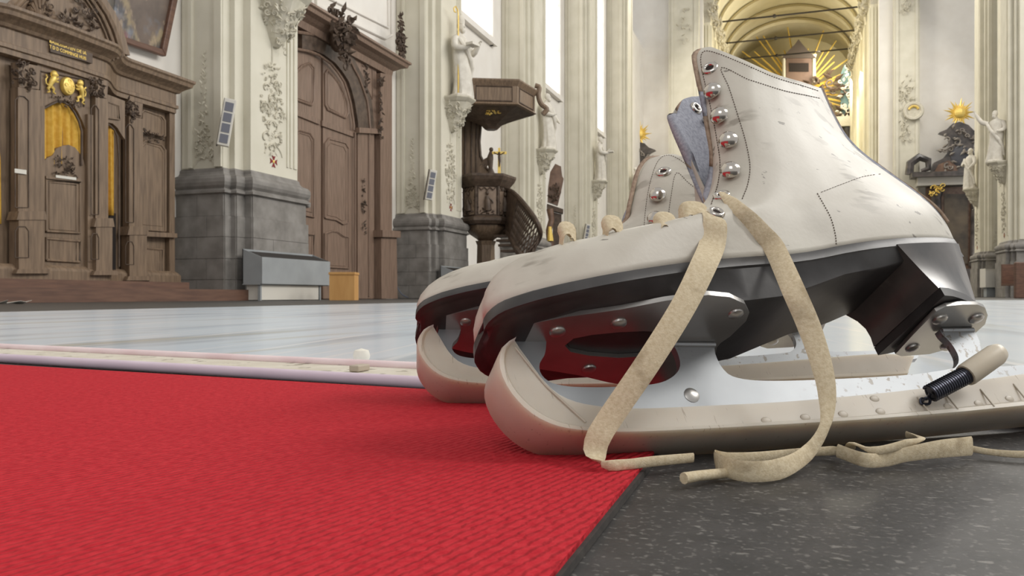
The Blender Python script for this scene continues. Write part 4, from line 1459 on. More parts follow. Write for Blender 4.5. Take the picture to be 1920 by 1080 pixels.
obj('carcass', MB().loft([c_ring(-.10, ZS), c_ring(-.10, 2.86)]), M_OAK, conf)
obj('base_moulding', MB().loft([c_ring(d, z) for d, z in ((.04, ZS), (.04, ZS + .09), (.02, ZS + .12), (-.02, ZS + .15))]), M_OAK, conf)
obj('entablature', MB().loft([c_ring(d, z) for d, z in ((-.06, 2.44), (.0, 2.45), (.0, 2.50), (.02, 2.51), (.02, 2.55), (.0, 2.56), (.0, 2.70), (.03, 2.71), (.05, 2.74), (.09, 2.77), (.14, 2.80), (.15, 2.84), (.17, 2.86), (.17, 2.89), (.10, 2.90))]), M_OAK, conf)
# pilasters with pedestal and capital
for (ua, ub, va, vb, X, capv) in ((20, 62, 165, 397, XA, 112), (166, 190, 182, 410, XA, 140), (230, 256, 218, 425, XB, 182)):
    pr = obj('pilaster', slab([(ua, va), (ub, va + 6), (ub, vb), (ua, vb)], X - .06, .10), M_OAK, conf)
    iu = (ub - ua) * .2
    obj('field_shade_line', bead([(ua + iu, vb - 8), (ua + iu, va + 22), (ua + 2 * iu, va + 15), (ub - 2 * iu, va + 16), (ub - iu, va + 24), (ub - iu, vb - 8)], X + .045, .006, True), M_OAK2, pr)  # darker bead paints the shaded edge of a sunk field
    obj('pilaster_base', slab([(ua - 4, vb), (ub + 4, vb), (ub + 7, vb + 16), (ua - 8, vb + 16)], X - .06, .14), M_OAK, pr)
    pv = {20: 505, 166: 508, 230: 518}[ua]
    pe = obj('pedestal', slab([(ua - 3, vb + 16), (ub + 4, vb + 16), (ub + 4, pv), (ua - 3, pv)], X - .06, .13), M_OAK, pr)
    obj('field_shade_line', bead([(ua + iu, pv - 22), (ua + iu, vb + 36), (ua + 1.7 * iu, vb + 28), (ub - 1.7 * iu, vb + 28), (ub - iu, vb + 36), (ub - iu, pv - 22)], X + .072, .006, True), M_OAK2, pe)  # same painted shade edge on the pedestal
    obj('pedestal_foot', slab([(ua - 8, pv), (ub + 10, pv), (ub + 12, pv + 8), (ua - 12, pv + 8)], X - .06, .16), M_OAK, pe)
    cp_ = obj('capital', slab([(ua + 2, va), (ub - 2, va + 4), (ub, capv + 14), (ua, capv + 6)], X - .06, .10), M_OAK, pr)
    carve('capital_leaves', cp_, (ua + ub) / 2, (va + capv) / 2 + 6, (ub - ua) * 1.15, va - capv, X + .03, 44, ua, .05)
# door leaf of the centre with its opening above
door_px = [(74, 500), (74, 305), (80, 298), (92, 292), (98, 280), (110, 274), (122, 272), (134, 277), (143, 288), (150, 300), (153, 312), (153, 503)]
dl = obj('half_door', slab(door_px, XA - .07, .05), M_OAK, conf)
fielded('door_panel', dl, [(86, 433), (86, 338), (149, 343), (149, 437)], XA - .02, M_OAK)
fielded('door_panel', dl, [(86, 487), (86, 447), (149, 452), (149, 491)], XA - .02, M_OAK)
carve('door_carving', dl, 120, 312, 52, 34, XA - .015, 60, 5, .03, shape=lambda b: .9 - .3 * (b + 1) / 2)
obj('door_rail', slab([(84, 330), (152, 336), (152, 341), (84, 335)], XA - .02, .02), M_OAK, dl)
o = obj('name_plate', slab([(104, 328), (142, 333), (142, 338), (104, 333)], XA, .008), M_WHITEP, dl); o['label'] = 'narrow white label strip on the half door'
o = obj('name_plate', slab([(27, 316), (49, 319), (49, 327), (27, 324)], XA + .05, .006), M_WHITEP, conf); o['label'] = 'small cream label plate on the pilaster'
obj('door_jamb', slab([(63, 200), (73, 200), (73, 503), (63, 503)], XA - .06, .08), M_OAK, conf)
obj('door_jamb', slab([(154, 215), (165, 217), (165, 508), (154, 506)], XA - .06, .08), M_OAK, conf)
arch = [(73, 300), (73, 205), (84, 200), (95, 194), (106, 189), (118, 189), (130, 196), (140, 210), (148, 226), (154, 240), (154, 200), (160, 195), (160, 135), (73, 118), (64, 118), (64, 300)]
obj('arch_panel', slab([(64, 205), (73, 204), (84, 200), (95, 194), (106, 189), (118, 189), (130, 196), (140, 210), (148, 226), (155, 244), (163, 244), (163, 140), (64, 116)], XA - .06, .045), M_OAK, conf)
obj('arch_moulding', bead([(75, 300), (75, 207), (84, 202), (95, 196), (106, 191), (118, 191), (130, 198), (140, 212), (148, 228), (153, 246), (153, 310)], XA - .005, .013), M_OAK2, conf, smooth=True)
carve('arch_carving', conf, 124, 191, 62, 20, XA, 34, 15, .03)
obj('crest_frame', bead([(75, 185), (75, 133), (158, 149), (158, 200)], XA - .005, .008), M_OAK2, conf)


def gold_lion(cu, cv, flip, label):
    c = hx(cu, cv, XA + .01)
    k = (hx(cu, cv - 10, XA).z - hx(cu, cv, XA).z) / 10     # metres per pixel here
    ky = (hx(cu + 10, cv, XA).y - hx(cu, cv, XA).y) / 10
    P = lambda a, b, d=0.0: c + EY * (a * flip * ky) + EZ * (b * k) + EX * d
    mb = MB()
    mb.tube([P(-4, -6), P(-2, 2, .01), P(1, 9, .015), P(2, 14, .015)], [.022, .026, .034, .026], 8)      # body rising on its hind legs
    mb.ball(P(2, 18, .02), .03, .036, .04, 10, 8)                                                        # head with mane
    mb.ball(P(6, 17, .03), .016, .016, .014, 8, 6)
    for a in range(7):
        leaf(mb, P(1, 16, .01), EY, EZ, EX, 1.2 + a * .55, .05, .014, .02)
    mb.tube([P(2, 10, .02), P(7, 10, .02), P(10, 13, .02)], [.013, .011, .009], 6)
    mb.tube([P(1, 7, .02), P(7, 5, .02), P(10, 6, .02)], [.013, .011, .009], 6)
    mb.tube([P(-3, -5), P(-7, -11), P(-4, -16), P(-8, -18)], [.018, .015, .010, .009], 6)
    mb.tube([P(-2, -5), P(4, -9), P(3, -15), P(7, -17)], [.018, .015, .010, .009], 6)
    mb.tube([P(-5, -5), P(-10, -2), P(-11, 5), P(-8, 10), P(-11, 14)], [.008, .007, .007, .007, .011], 6)
    o = obj('gilded_lion', mb, M_GOLD, conf, smooth=50); o['label'] = label
    return o


gold_lion(97, 157, 1, 'gilded rearing lion left of the oval shield')
gold_lion(150, 175, -1, 'gilded rearing lion right of the oval shield')
c = hx(124, 162, XA - .01); kz = (hx(124, 152, XA).z - hx(124, 162, XA).z) / 10; ky = (hx(134, 162, XA).y - hx(124, 162, XA).y) / 10
mb = MB(); rings = []
for sc_, dx in ((1, 0), (1, .03), (.9, .045), (.5, .055), (.02, .058)):
    rings.append([c + EY * (11.5 * ky * sc_ * math.cos(a)) + EZ * (17 * kz * sc_ * math.sin(a)) + EX * dx for a in [2 * math.pi * i / 24 for i in range(24)]])
shield = obj('gilded_shield', mb.loft(rings), M_GOLD, conf, smooth=40); shield['label'] = 'gilded oval shield with five rings'
for a, b in ((0, 9), (-6, 1), (0, 1), (6, 0), (0, -9)):
    p = c + EY * a * ky + EZ * b * kz + EX * .05
    obj('shield_ring', MB().tube([p + EY * (.016 * math.cos(t)) + EZ * (.016 * math.sin(t)) + EX * .004 for t in [2 * math.pi * i / 12 for i in range(13)]], .005, 6), M_GOLD, shield, smooth=True)
# frieze tablet with gilt lettering
tb = obj('inscription_tablet', slab([(88, 70), (167, 93), (167, 120), (155, 116), (88, 98)], XA + .0, .05), M_OAK2, conf)
lettering('gilt_lettering', 'BASILISSATEN DE IA', (128, 89), XA + .052, 6.5, M_GOLD, tb, 66)
lettering('gilt_lettering', 'T D D COMMINGE HUIS', (128, 99), XA + .052, 6.5, M_GOLD, tb, 66)
# curved pediment
ped = [(8, 22), (22, 8), (36, -6), (58, -48), (100, -72), (142, -56), (166, -26), (184, 0), (201, 26), (213, 52), (220, 72), (229, 106), (170, 88), (85, 53)]
pd_ = obj('pediment', slab(ped, XA - .12, .12), M_OAK, conf)
for r_, sh_, dx in ((.035, 0, .02), (.022, -9, .03), (.012, -16, .02)):
    obj('pediment_moulding', bead([(u + sh_ * (1 if u > 100 else -1), v + abs(sh_) * .5) for u, v in ped[:12]], XA + dx, r_), M_OAK, pd_, smooth=True)
carve('shell_carving', pd_, 75, 15, 40, 38, XA + .01, 22, 31, .06)
mb = MB(); sc0 = hx(75, 36, XA + .01)
for k in range(9):
    a = math.pi * (.1 + .8 * k / 8)
    mb.tube([sc0, sc0 + EY * (.16 * math.cos(a)) + EZ * (.2 * math.sin(a)) + EX * .03], [.012, .026], 6)
obj('shell', mb, M_OAK, pd_, smooth=True)
carve('vine_carving', pd_, 158, 25, 50, 70, XA + .01, 46, 33, .06, shape=lambda b: .9)
carve('vine_carving', pd_, 118, 40, 60, 30, XA + .01, 24, 37, .05)
# side bay between the middle and outer pilaster
XM = (XA + XB) / 2
obj('side_arch_panel', slab([(191, 176), (228, 190), (228, 262), (221, 252), (214, 240), (205, 232), (196, 230), (191, 232)], XM - .04, .05), M_OAK, conf)
fielded('side_field', conf, [(193, 220), (193, 188), (222, 198), (224, 224)], XM + .01, M_OAK, .008)
obj('side_moulding', bead([(190, 236), (196, 233), (205, 235), (214, 243), (220, 256), (223, 300), (223, 500)], XM + .012, .012), M_OAK2, conf, smooth=True)
obj('recess_shade_sheet', slab([(184, 400), (216, 400), (216, 506), (184, 502)], XM - .05, .01), M_DARK, conf)  # flat dark sheet paints the shade of the open bay
# outer panel bay
fielded('upper_field', conf, [(263, 245), (263, 212), (270, 207), (302, 218), (308, 226), (308, 256)], XB - .07, M_OAK, .010, .03)
carve('band_carving', conf, 286, 258, 46, 20, XB - .04, 26, 41, .04)
fielded('tall_field', conf, [(263, 430), (263, 272), (272, 264), (302, 272), (309, 282), (309, 434)], XB - .07, M_OAK, .010, .03)
fielded('lower_field', conf, [(261, 512), (261, 464), (304, 468), (304, 514)], XB - .07, M_OAK, .010, .03)
obj('dado_rail', slab([(226, 432), (321, 438), (321, 446), (226, 442)], XB - .08, .10), M_OAK, conf)
obj('end_stile', slab([(311, 195), (321, 198), (321, 520), (311, 519)], XB - .09, .06), M_OAK, conf)


def curtain(label, us, top, bot, X, amp, nf, name='confessional_curtain'):
    """hanging cloth; top: list of (u, v) along its upper edge"""
    nu, nv = 46, 10
    tu = [p[0] for p in top]; tv = [p[1] for p in top]
    mb = MB(); vs = []
    for j in range(nv):
        for i in range(nu):
            u = us[0] + (us[1] - us[0]) * i / (nu - 1)
            v0 = float(np.interp(u, tu, tv)); v = v0 + (bot - v0) * j / (nv - 1)
            p = hx(u, v, X)
            a = 2 * math.pi * nf * i / (nu - 1)
            p.x += amp * (math.sin(a) + .35 * math.sin(2.3 * a + 1)) * (.5 + .5 * j / (nv - 1))
            vs.append(p)
    mb.add(vs, [(j * nu + i, j * nu + i + 1, (j + 1) * nu + i + 1, (j + 1) * nu + i) for j in range(nv - 1) for i in range(nu - 1)])
    o = obj(name, mb, M_CURTAIN, smooth='all')
    so = o.modifiers.new('cloth', 'SOLIDIFY'); so.thickness = .006
    return tag(o, label, 'curtain', 'yellow confessional curtains')


curtain('pleated yellow curtain above the half door of the confessional', (76, 153), [(76, 205), (84, 201), (95, 195), (106, 190), (118, 190), (130, 198), (140, 212), (148, 228), (153, 246)], 308, XA - .06, .03, 5)
curtain('narrow yellow curtain hanging in the side bay of the confessional', (184, 213), [(184, 232), (196, 232), (205, 236), (213, 244)], 404, XM - .02, .03, 3)
curtain('yellow curtain cut off at the picture edge, left of the confessional pilaster', (-40, 8), [(-40, 200), (8, 212)], 420, XM + .02, .03, 3)

# ------------------------------------------------------------------ framed painting on the wall
XPT = XW + .06
pt = thing('framed_painting', 'dark religious painting in a plain brown frame above the confessional', 'painting', tuple(hx(265, 95, XPT)))
fq_o = [(200, -75), (322, -30), (304, 107), (205, 75)]; fq_i = [(205, -75), (312, -35), (296, 93), (205, 65)]
lean = lambda u, v: hx(u, v, XPT) + EX * (.10 * (107 - v) / 140)
for a, b, c_, d in ((0, 1, 1, 0), (1, 2, 2, 1), (2, 3, 3, 2)):
    q = [lean(*fq_o[a]), lean(*fq_o[b]), lean(*fq_i[c_]), lean(*fq_i[d])]
    obj('frame_bar', MB().prism(q, (.07, 0, 0)), M_STEP, pt, bevel=.012)


def painting_material():
    m = mat('oil_painting', srgb(92, 80, 72), srgb(120, 104, 92), rough=0.4, scale=3)
    add_spots(m, srgb(120, 132, 146), 2.2, 0.5, 0.15, amount=.8)
    add_spots(m, srgb(150, 134, 104), 3.1, 0.54, 0.1, stretch=(1, 1.4, .9), amount=.9)
    add_spots(m, srgb(128, 60, 58), 2.4, 0.58, 0.08, stretch=(1, .8, 1.3), amount=.8)
    add_spots(m, srgb(60, 56, 58), 3.7, 0.56, 0.08, amount=.7)
    add_spots(m, srgb(176, 156, 130), 5.5, 0.62, 0.05, stretch=(1, 1.3, .7), amount=.5)
    return m


obj('canvas', MB().prism([lean(*p) - EX * .0 for p in fq_i], (.02, 0, 0)), painting_material(), pt)

# ------------------------------------------------------------------ carved double door
XD = XW + .05
door = thing('door_1', 'tall arched oak double door with carved surround between two piers', None, (XW, hx(599, 400, XD).y, 0), kind='structure')
DM = M_DOORWOOD
y_s = hx(599, 400, XD).y
obj('door_back', MB().box((XW, y_s - 2.1, .0), (XW + .02, hx(722, 300, XW).y, 4.6)), DM, door)
l_r = [(601, 560), (601, 104), (620, 119), (645, 153), (657, 194), (663, 244), (663, 560)]
l_l = [(597, 560), (597, 104), (575, 96), (540, 96), (515, 140), (505, 240), (505, 560)]
for pxs, nm in ((l_r, 'right'), (l_l, 'left')):
    lf = obj('door_leaf', slab(pxs, XD - .03, .05), DM, door)
    if nm == 'right':
        fields = [[(614, 132), (624, 142), (634, 154), (643, 171), (650, 190), (653, 212), (648, 221), (614, 205), (610, 197), (610, 138)],
                  [(609, 408), (609, 270), (617, 260), (647, 268), (653, 279), (653, 418), (643, 420), (630, 412), (618, 410)],
                  [(609, 500), (609, 438), (622, 433), (632, 434), (645, 443), (653, 445), (653, 503)]]
    else:
        fields = [[(552, 138), (566, 124), (581, 118), (589, 128), (588, 189), (584, 197), (552, 186)],
                  [(552, 248), (560, 244), (581, 250), (588, 262), (588, 408), (552, 400)],
                  [(552, 500), (552, 436), (588, 440), (588, 500)]]
    for fpx in fields:
        fielded('door_field', lf, fpx, XD + .02, DM, .016, .012)
    obj('mid_rail', slab([(601, 226), (663, 248), (663, 258), (601, 236)] if nm == 'right' else [(520, 192), (597, 224), (597, 234), (520, 203)], XD + .02, .035), DM, lf)
lettering('door_number', '5.11', (627, 347), XD + .021, 7, M_WHITEP, door, 12)
# arch band, jamb, spandrel
arc_o = [(557, 60), (598, 66), (620, 72), (639, 83), (652, 103), (662, 125), (673, 145), (681, 167), (688, 188), (691, 208), (694, 244)]
arc_i = [(557, 92), (580, 96), (598, 103), (620, 119), (634, 136), (645, 153), (652, 174), (657, 194), (661, 220), (663, 232), (663, 244)]
ab = MB()
for k in range(len(arc_o) - 1):
    pass
ab.prism([hx(u, v, XD - .02) for u, v in arc_o + arc_i[::-1]], (.10, 0, 0))
obj('arch_band', ab, M_OAK2, door)
obj('arch_moulding', bead(arc_o, XD + .09, .028), DM, door, smooth=True)
obj('arch_moulding', bead(arc_i, XD + .085, .022), DM, door, smooth=True)
obj('jamb', slab([(663, 244), (694, 244), (694, 560), (663, 560)], XD - .02, .09), DM, door)
obj('jamb_moulding', bead([(692, 248), (692, 556)], XD + .08, .022), DM, door, smooth=True)
obj('jamb_moulding', bead([(666, 248), (666, 556)], XD + .08, .018), DM, door, smooth=True)
obj('impost', slab([(660, 240), (700, 243), (700, 252), (660, 250)], XD - .02, .16), DM, door)
o = obj('jamb_carving', foliage(MB(), hx(680, 385, XD + .07), EY, EZ, EX, .16, 1.1, 34, 51, .06, lambda b: .7), M_OAK2, door); o['kind'] = 'stuff'
obj('spandrel', slab([(557, 40), (575, 45), (700, 112), (700, 244), (694, 244), (691, 208), (681, 167), (662, 125), (639, 83), (598, 66), (557, 60)], XD - .02, .07), DM, door)
o = obj('spandrel_carving', foliage(MB(), hx(685, 143, XD + .05), EY, EZ, EX, .22, .6, 26, 53, .07, lambda b: .4 + .3 * (b + 1)), M_OAK2, door); o['kind'] = 'stuff'
obj('spandrel_frame', bead([(659, 102), (698, 122), (698, 186)], XD + .055, .012, True), DM, door)
# pilaster of the surround with pedestal and capital
pil = obj('surround_pilaster', slab([(700, 138), (722, 142), (722, 446), (700, 444)], XD - .02, .16), DM, door)
obj('pedestal', slab([(695, 446), (724, 446), (726, 560), (695, 560)], XD - .02, .24), DM, pil)
obj('pedestal_cap', slab([(692, 432), (727, 434), (727, 446), (692, 445)], XD - .02, .3), DM, pil)
o = obj('pilaster_carving', foliage(MB(), hx(711, 215, XD + .15), EY, EZ, EX, .16, .9, 30, 57, .07, lambda b: .8), M_OAK2, pil); o['kind'] = 'stuff'
o = obj('capital_leaves', foliage(MB(), hx(712, 152, XD + .16), EY, EZ, EX, .28, .22, 24, 58, .06), M_OAK2, pil); o['kind'] = 'stuff'
# cornice of the surround
cor = [(.0, 120, 140), (.10, 108, 124), (.20, 100, 110), (.26, 96, 103)]
yc0 = hx(500, 0, XD).y; yc1 = hx(728, 120, XD + .1).y
zc0 = hx(715, 133, XD + .1).z
mb = MB()
prof_ = [(-.05, zc0 - .02), (.12, zc0 - .02), (.14, zc0 + .10), (.20, zc0 + .13), (.26, zc0 + .17), (.36, zc0 + .20), (.38, zc0 + .26), (.42, zc0 + .28), (.42, zc0 + .32), (-.05, zc0 + .34)]
rings = [[(XD + dx, y + (max(dx, 0) if e else 0), z) for dx, z in prof_] for y, e in ((yc0, 0), (yc1, 1))]
obj('surround_cornice', mb.loft(rings), DM, door)
o = obj('crowning_cartouche', foliage(MB(), hx(636, 72, XD + .32), EY, EZ, EX, 1.0, .85, 90, 61, .15, lambda b: .6 + .3 * b, 1.2), M_OAK2, door); o['kind'] = 'stuff'
obj('cartouche_core', MB().ball(hx(632, 75, XD + .26), .12, .17, .22, 12, 8), M_OAK2, door, smooth=True)
o = obj('finial', foliage(MB(), hx(746, 66, XD + .3), EY, EZ, EX, .3, .8, 60, 63, .13, lambda b: .95 - .4 * (b + 1) / 2, 1.0), M_OAK2, door); o['kind'] = 'stuff'
# white moulded panel above the door
XU = XW + .02
pn_ = obj('trim_1', bead([(592, -30), (592, 10), (722, 72), (735, 66), (735, -30)], XU, .035), M_WALL); pn_['kind'] = 'structure'
pn2 = obj('trim_2', bead([(612, -30), (612, -6), (728, 52), (728, -30)], XU, .025), M_WALL); pn2['kind'] = 'structure'
# cable hanging at the second pier
pts = [hy(u, v, PIER_Y[1] - YM + YC - .2) for u, v in ((700, 470), (722, 450), (732, 470), (736, 500), (742, 530), (752, 550), (765, 558))]
o = obj('loose_cable', MB().tube([Vector(p) for p in catmull([tuple(p) for p in pts], 40)], .010, 6), mat('grey_cable', srgb(96, 104, 120), rough=.6), smooth=True)
tag(o, 'thin grey cable hanging beside the second pier plinth', 'cable')

# ------------------------------------------------------------------ pulpit


def hexr(c, R_, z, rot, n=6):
    return [Vector((c.x + R_ * math.cos(rot + 2 * math.pi * k / n), c.y + R_ * math.sin(rot + 2 * math.pi * k / n), z)) for k in range(n)]


pc = hd(911, 554, 18.35); pc.z = 0
vd = math.atan2(-(pc - CAM).y, -(pc - CAM).x)           # towards the camera
rot = vd + math.radians(4) + math.radians(30)
pul = thing('pulpit', 'dark carved hexagonal wooden pulpit with sounding board and curved stair', 'pulpit', tuple(pc))
zz = lambda v, t: CAM.z + (HZ - v) / FPX * t
z_rt, z_rb, z_pb, z_mb, z_bb = zz(325, 17.8), zz(346, 17.8), zz(404, 17.8), zz(420, 17.8), zz(447, 18.2)
obj('tub_core', MB().loft([hexr(pc, r, z, rot) for r, z in ((.50, z_pb), (.50, z_rb))]), M_OAK2, pul)
obj('rim', MB().loft([hexr(pc, r, z, rot) for r, z in ((.54, z_rb - .02), (.60, z_rb + .05), (.66, z_rb + .12), (.70, z_rt - .05), (.70, z_rt), (.55, z_rt))]), M_OAK2, pul)
obj('tub_moulding', MB().loft([hexr(pc, r, z, rot) for r, z in ((.44, z_mb), (.56, z_mb + .02), (.62, z_mb + .09), (.62, z_pb - .04), (.56, z_pb), (.5, z_pb + .02))]), M_OAK2, pul)
obj('bowl', MB().loft([hexr(pc, r, z, rot) for r, z in ((.16, z_bb - .05), (.22, z_bb), (.36, z_bb + .09), (.45, z_bb + .2), (.47, z_mb))]), M_OAK, pul, smooth=50)
obj('post', MB().loft([hexr(pc, r, z, rot) for r, z in ((.34, .001), (.34, .2), (.22, .3), (.2, z_bb - .15), (.24, z_bb - .05))]), M_OAK, pul)
M_RELIEF = mat('pale_carved_oak', srgb(128, 108, 92), srgb(150, 130, 112), rough=.6, scale=6)
for k in range(6):
    a0, a1 = rot + math.pi / 3 * k, rot + math.pi / 3 * (k + 1)
    am = (a0 + a1) / 2
    en = Vector((math.cos(am), math.sin(am), 0)); et = Vector((-math.sin(am), math.cos(am), 0))
    if en.dot((CAM - pc).normalized()) < -.1: continue
    ce = pc + en * .435 + EZ * ((z_pb + z_rb) / 2)
    hh = (z_rb - z_pb) / 2 - .04
    pn = obj('relief_panel', MB().prism([ce - et * .2 - EZ * hh, ce + et * .2 - EZ * hh, ce + et * .2 + EZ * hh, ce - et * .2 + EZ * hh], en * .02), M_RELIEF, pul)
    mb = MB()
    mb.tube([ce + en * .03 - EZ * .22 + et * .02, ce + en * .045 - EZ * .02, ce + en * .04 + EZ * .10 - et * .01], [.085, .075, .035], 8)
    mb.ball(ce + en * .05 + EZ * .17, .04, .04, .05, 8, 6)
    mb.tube([ce + en * .05 + EZ * .08, ce + en * .06 + et * .1 + EZ * .0, ce + en * .06 + et * .13 - EZ * .06], [.03, .025, .018], 6)
    foliage(mb, ce + en * .02 - EZ * .24, et, EZ, en, .38, .14, 22, 70 + k, .05)
    obj('relief_figure', mb, M_OAK2, pn, smooth=45)
    for q in (-1, 0, 1):
        obj('garland', MB().tube([ce + en * .03 + et * (q * .13 - .065) + EZ * hh, ce + en * .045 + et * q * .13 + EZ * (hh - .07), ce + en * .03 + et * (q * .13 + .065) + EZ * hh], .018, 6), M_OAK2, pn, smooth=True)
    cn = pc + Vector((math.cos(a0), math.sin(a0), 0)) * .50
    o = obj('corner_carving', foliage(MB().tube([cn + EZ * (z_pb + .02), cn + EZ * (z_rb - .02)], .035, 8), cn + EZ * ((z_pb + z_rb) / 2), Vector((-math.sin(a0), math.cos(a0), 0)), EZ, Vector((math.cos(a0), math.sin(a0), 0)), .09, hh * 2, 22, 80 + k, .04), M_OAK2, pul)
    o['kind'] = 'stuff'
# sounding board
bc = hd(921, 554, 18.5); bc.z = 0
b_t, b_p, b_b = zz(148, 17.6), zz(197, 17.6), zz(222, 18.2)
sb = obj('sounding_board', MB().loft([hexr(bc, r, z, rot) for r, z in ((.98, b_p), (1.06, b_p + .03), (1.02, b_p + .08), (1.02, b_t - .14), (1.08, b_t - .06), (1.1, b_t - .03), (1.1, b_t), (.9, b_t + .02))]), M_OAK, pul)
obj('board_soffit', MB().loft([hexr(bc, r, z, rot) for r, z in ((.14, b_b - .20), (.24, b_b - .10), (.36, b_b - .05), (.75, b_b + .1), (1.0, b_p))]), M_OAK2, sb)
o = obj('soffit_gilding', foliage(MB(), bc + Vector((math.cos(vd), math.sin(vd), 0)) * .62 + EZ * (b_b + .06), Vector((-math.sin(vd), math.cos(vd), 0)), EZ, Vector((math.cos(vd), math.sin(vd), 0)), .5, .12, 20, 91, .05), M_GOLD, sb); o['kind'] = 'stuff'
for k in range(6):
    a0 = rot + math.pi / 3 * k; e = Vector((math.cos(a0), math.sin(a0), 0)); am = a0 + math.pi / 6
    en = Vector((math.cos(am), math.sin(am), 0)); et = Vector((-math.sin(am), math.cos(am), 0))
    if en.dot((CAM - bc).normalized()) > -.1:
        ce = bc + en * .885 + EZ * ((b_p + b_t) / 2 - .03)
        obj('board_field', MB().tube([ce - et * .4 - EZ * .16, ce + et * .4 - EZ * .16, ce + et * .4 + EZ * .16, ce - et * .4 + EZ * .16, ce - et * .4 - EZ * .16], .018, 6), M_OAK2, sb)
    if e.dot(RGT) > .8:
        pts = [bc + e * 1.02 + EZ * (b_t + .12), bc + e * 1.12 + EZ * (b_t + .08), bc + e * 1.1 + EZ * (b_t - .1), bc + e * 1.16 + EZ * (b_t - .3), bc + e * 1.3 + EZ * (b_t - .42), bc + e * 1.2 + EZ * (b_t - .55)]
        obj('corner_scroll', MB().tube([Vector(p) for p in catmull([tuple(p) for p in pts], 20)], .06, 8), M_OAK, sb, smooth=True)
# back board
fl = Vector((FWD.x, FWD.y, 0))
bp_px = [(850, 212), (901, 212), (901, 240), (899, 266), (901, 292), (912, 315), (928, 328), (850, 328)]
bk = obj('back_board', MB().prism([hd(u, v, 18.8) for u, v in bp_px], fl * .08), M_OAK, pul)
obj('back_moulding', MB().tube([hd(u, v, 18.78) for u, v in bp_px[1:7]], .03, 6), M_OAK2, bk, smooth=True)
for u in (872, 884, 893):
    obj('back_fillet', MB().tube([hd(u, 216, 18.78), hd(u, 326, 18.78)], .018, 6), M_OAK2, bk)
# curved stair with pierced parapet
s_top = [(940, 360, 18.4), (952, 356, 18.2), (968, 366, 17.8), (985, 385, 17.3), (1000, 405, 16.9), (1010, 424, 16.8), (1013, 440, 17.0), (1006, 456, 17.4), (992, 470, 17.7)]
s_bot = [(938, 442, 18.4), (949, 434, 18.2), (956, 442, 17.9), (963, 456, 17.4), (970, 470, 17.0), (980, 482, 16.9), (990, 492, 17.0), (992, 500, 17.4), (986, 508, 17.7)]
tp = catmull([tuple(hd(*p)) for p in s_top], 33); bt = catmull([tuple(hd(*p)) for p in s_bot], 33)
stp = obj('stair_rail', MB().tube([Vector(p) for p in tp], .055, 8), M_OAK2, pul, smooth=True)
obj('stair_string', MB().tube([Vector(p) for p in bt], .07, 8), M_OAK2, stp, smooth=True)
mb = MB()
for i in range(0, 9):
    mb.add([Vector(tp[i]), Vector(tp[i + 1]), Vector(bt[i + 1]), Vector(bt[i])], [(0, 1, 2, 3)])
o = obj('solid_parapet', mb, M_OAK2, stp); so = o.modifiers.new('board', 'SOLIDIFY'); so.thickness = .04
mb = MB()
for i in range(8, 32):
    for (a, b) in ((0, 1), (1, 0)):
        for r0, r1 in ((0, .34), (.33, .67), (.66, 1)):
            p = Vector(tp[i + a if i + a < 33 else 32]); q = Vector(bt[i + a if i + a < 33 else 32]); p2 = Vector(tp[min(32, i + b)]); q2 = Vector(bt[min(32, i + b)])
            mb.tube([p.lerp(q, r0), p2.lerp(q2, r1)], .017, 5)
o = obj('pierced_parapet', mb, M_OAK2, stp); o['kind'] = 'stuff'
# steps under the parapet
for k in range(6):
    i = 6 + k * 4
    p = Vector(bt[min(i, 32)])
    obj('stair_tread', MB().box((p.x - .35, p.y - .05, p.z - .05), (p.x + .02, p.y + .3, p.z)), M_OAK2, stp)
# standing crucifix and winged figure on the rim
cc_ = hd(936, 327, 18.1)
cru = thing('gilt_crucifix', 'small gilded crucifix standing on the pulpit rim', 'crucifix', tuple(cc_))
kq = 18.1 / FPX
obj('upright', MB().prism([cc_ + RGT * (-3 * kq), cc_ + RGT * (3 * kq), cc_ + RGT * (2 * kq) + UP * (50 * kq), cc_ + RGT * (-2 * kq) + UP * (50 * kq)], fl * .03), M_GOLD, cru)
obj('crossbar', MB().prism([cc_ + RGT * (-13 * kq) + UP * (38 * kq), cc_ + RGT * (14 * kq) + UP * (38 * kq), cc_ + RGT * (14 * kq) + UP * (43 * kq), cc_ + RGT * (-13 * kq) + UP * (43 * kq)], fl * .028), M_GOLD, cru)
p0 = cc_ - fl * .03
mb = MB().tube([p0 + UP * (14 * kq), p0 + UP * (24 * kq) + RGT * kq, p0 + UP * (34 * kq)], [.012, .028, .035], 8).ball(p0 + UP * (39 * kq), .03)
mb.tube([p0 + UP * (35 * kq), p0 + RGT * (-10 * kq) + UP * (41 * kq)], .012, 6).tube([p0 + UP * (35 * kq), p0 + RGT * (10 * kq) + UP * (41 * kq)], .012, 6)
obj('corpus', mb, M_OAK2, cru, smooth=True)
cc_ = hd(921, 330, 18.2)
ang = thing('carved_eagle', 'dark carved winged figure on the pulpit rim beside the crucifix', 'carving', tuple(cc_))
mb = MB().tube([cc_, cc_ + UP * (14 * kq) - RGT * kq, cc_ + UP * (34 * kq) - RGT * (2 * kq), cc_ + UP * (46 * kq)], [.11, .045, .075, .04], 10).ball(cc_ + UP * (50 * kq), .05)
for k in range(6):
    leaf(mb, cc_ + UP * ((42 - k) * kq) - RGT * (2 * kq), RGT, UP, -fl, -1.5 - .18 * k, .34, .05, .03)
obj('body', mb, M_OAK2, ang, smooth=40)
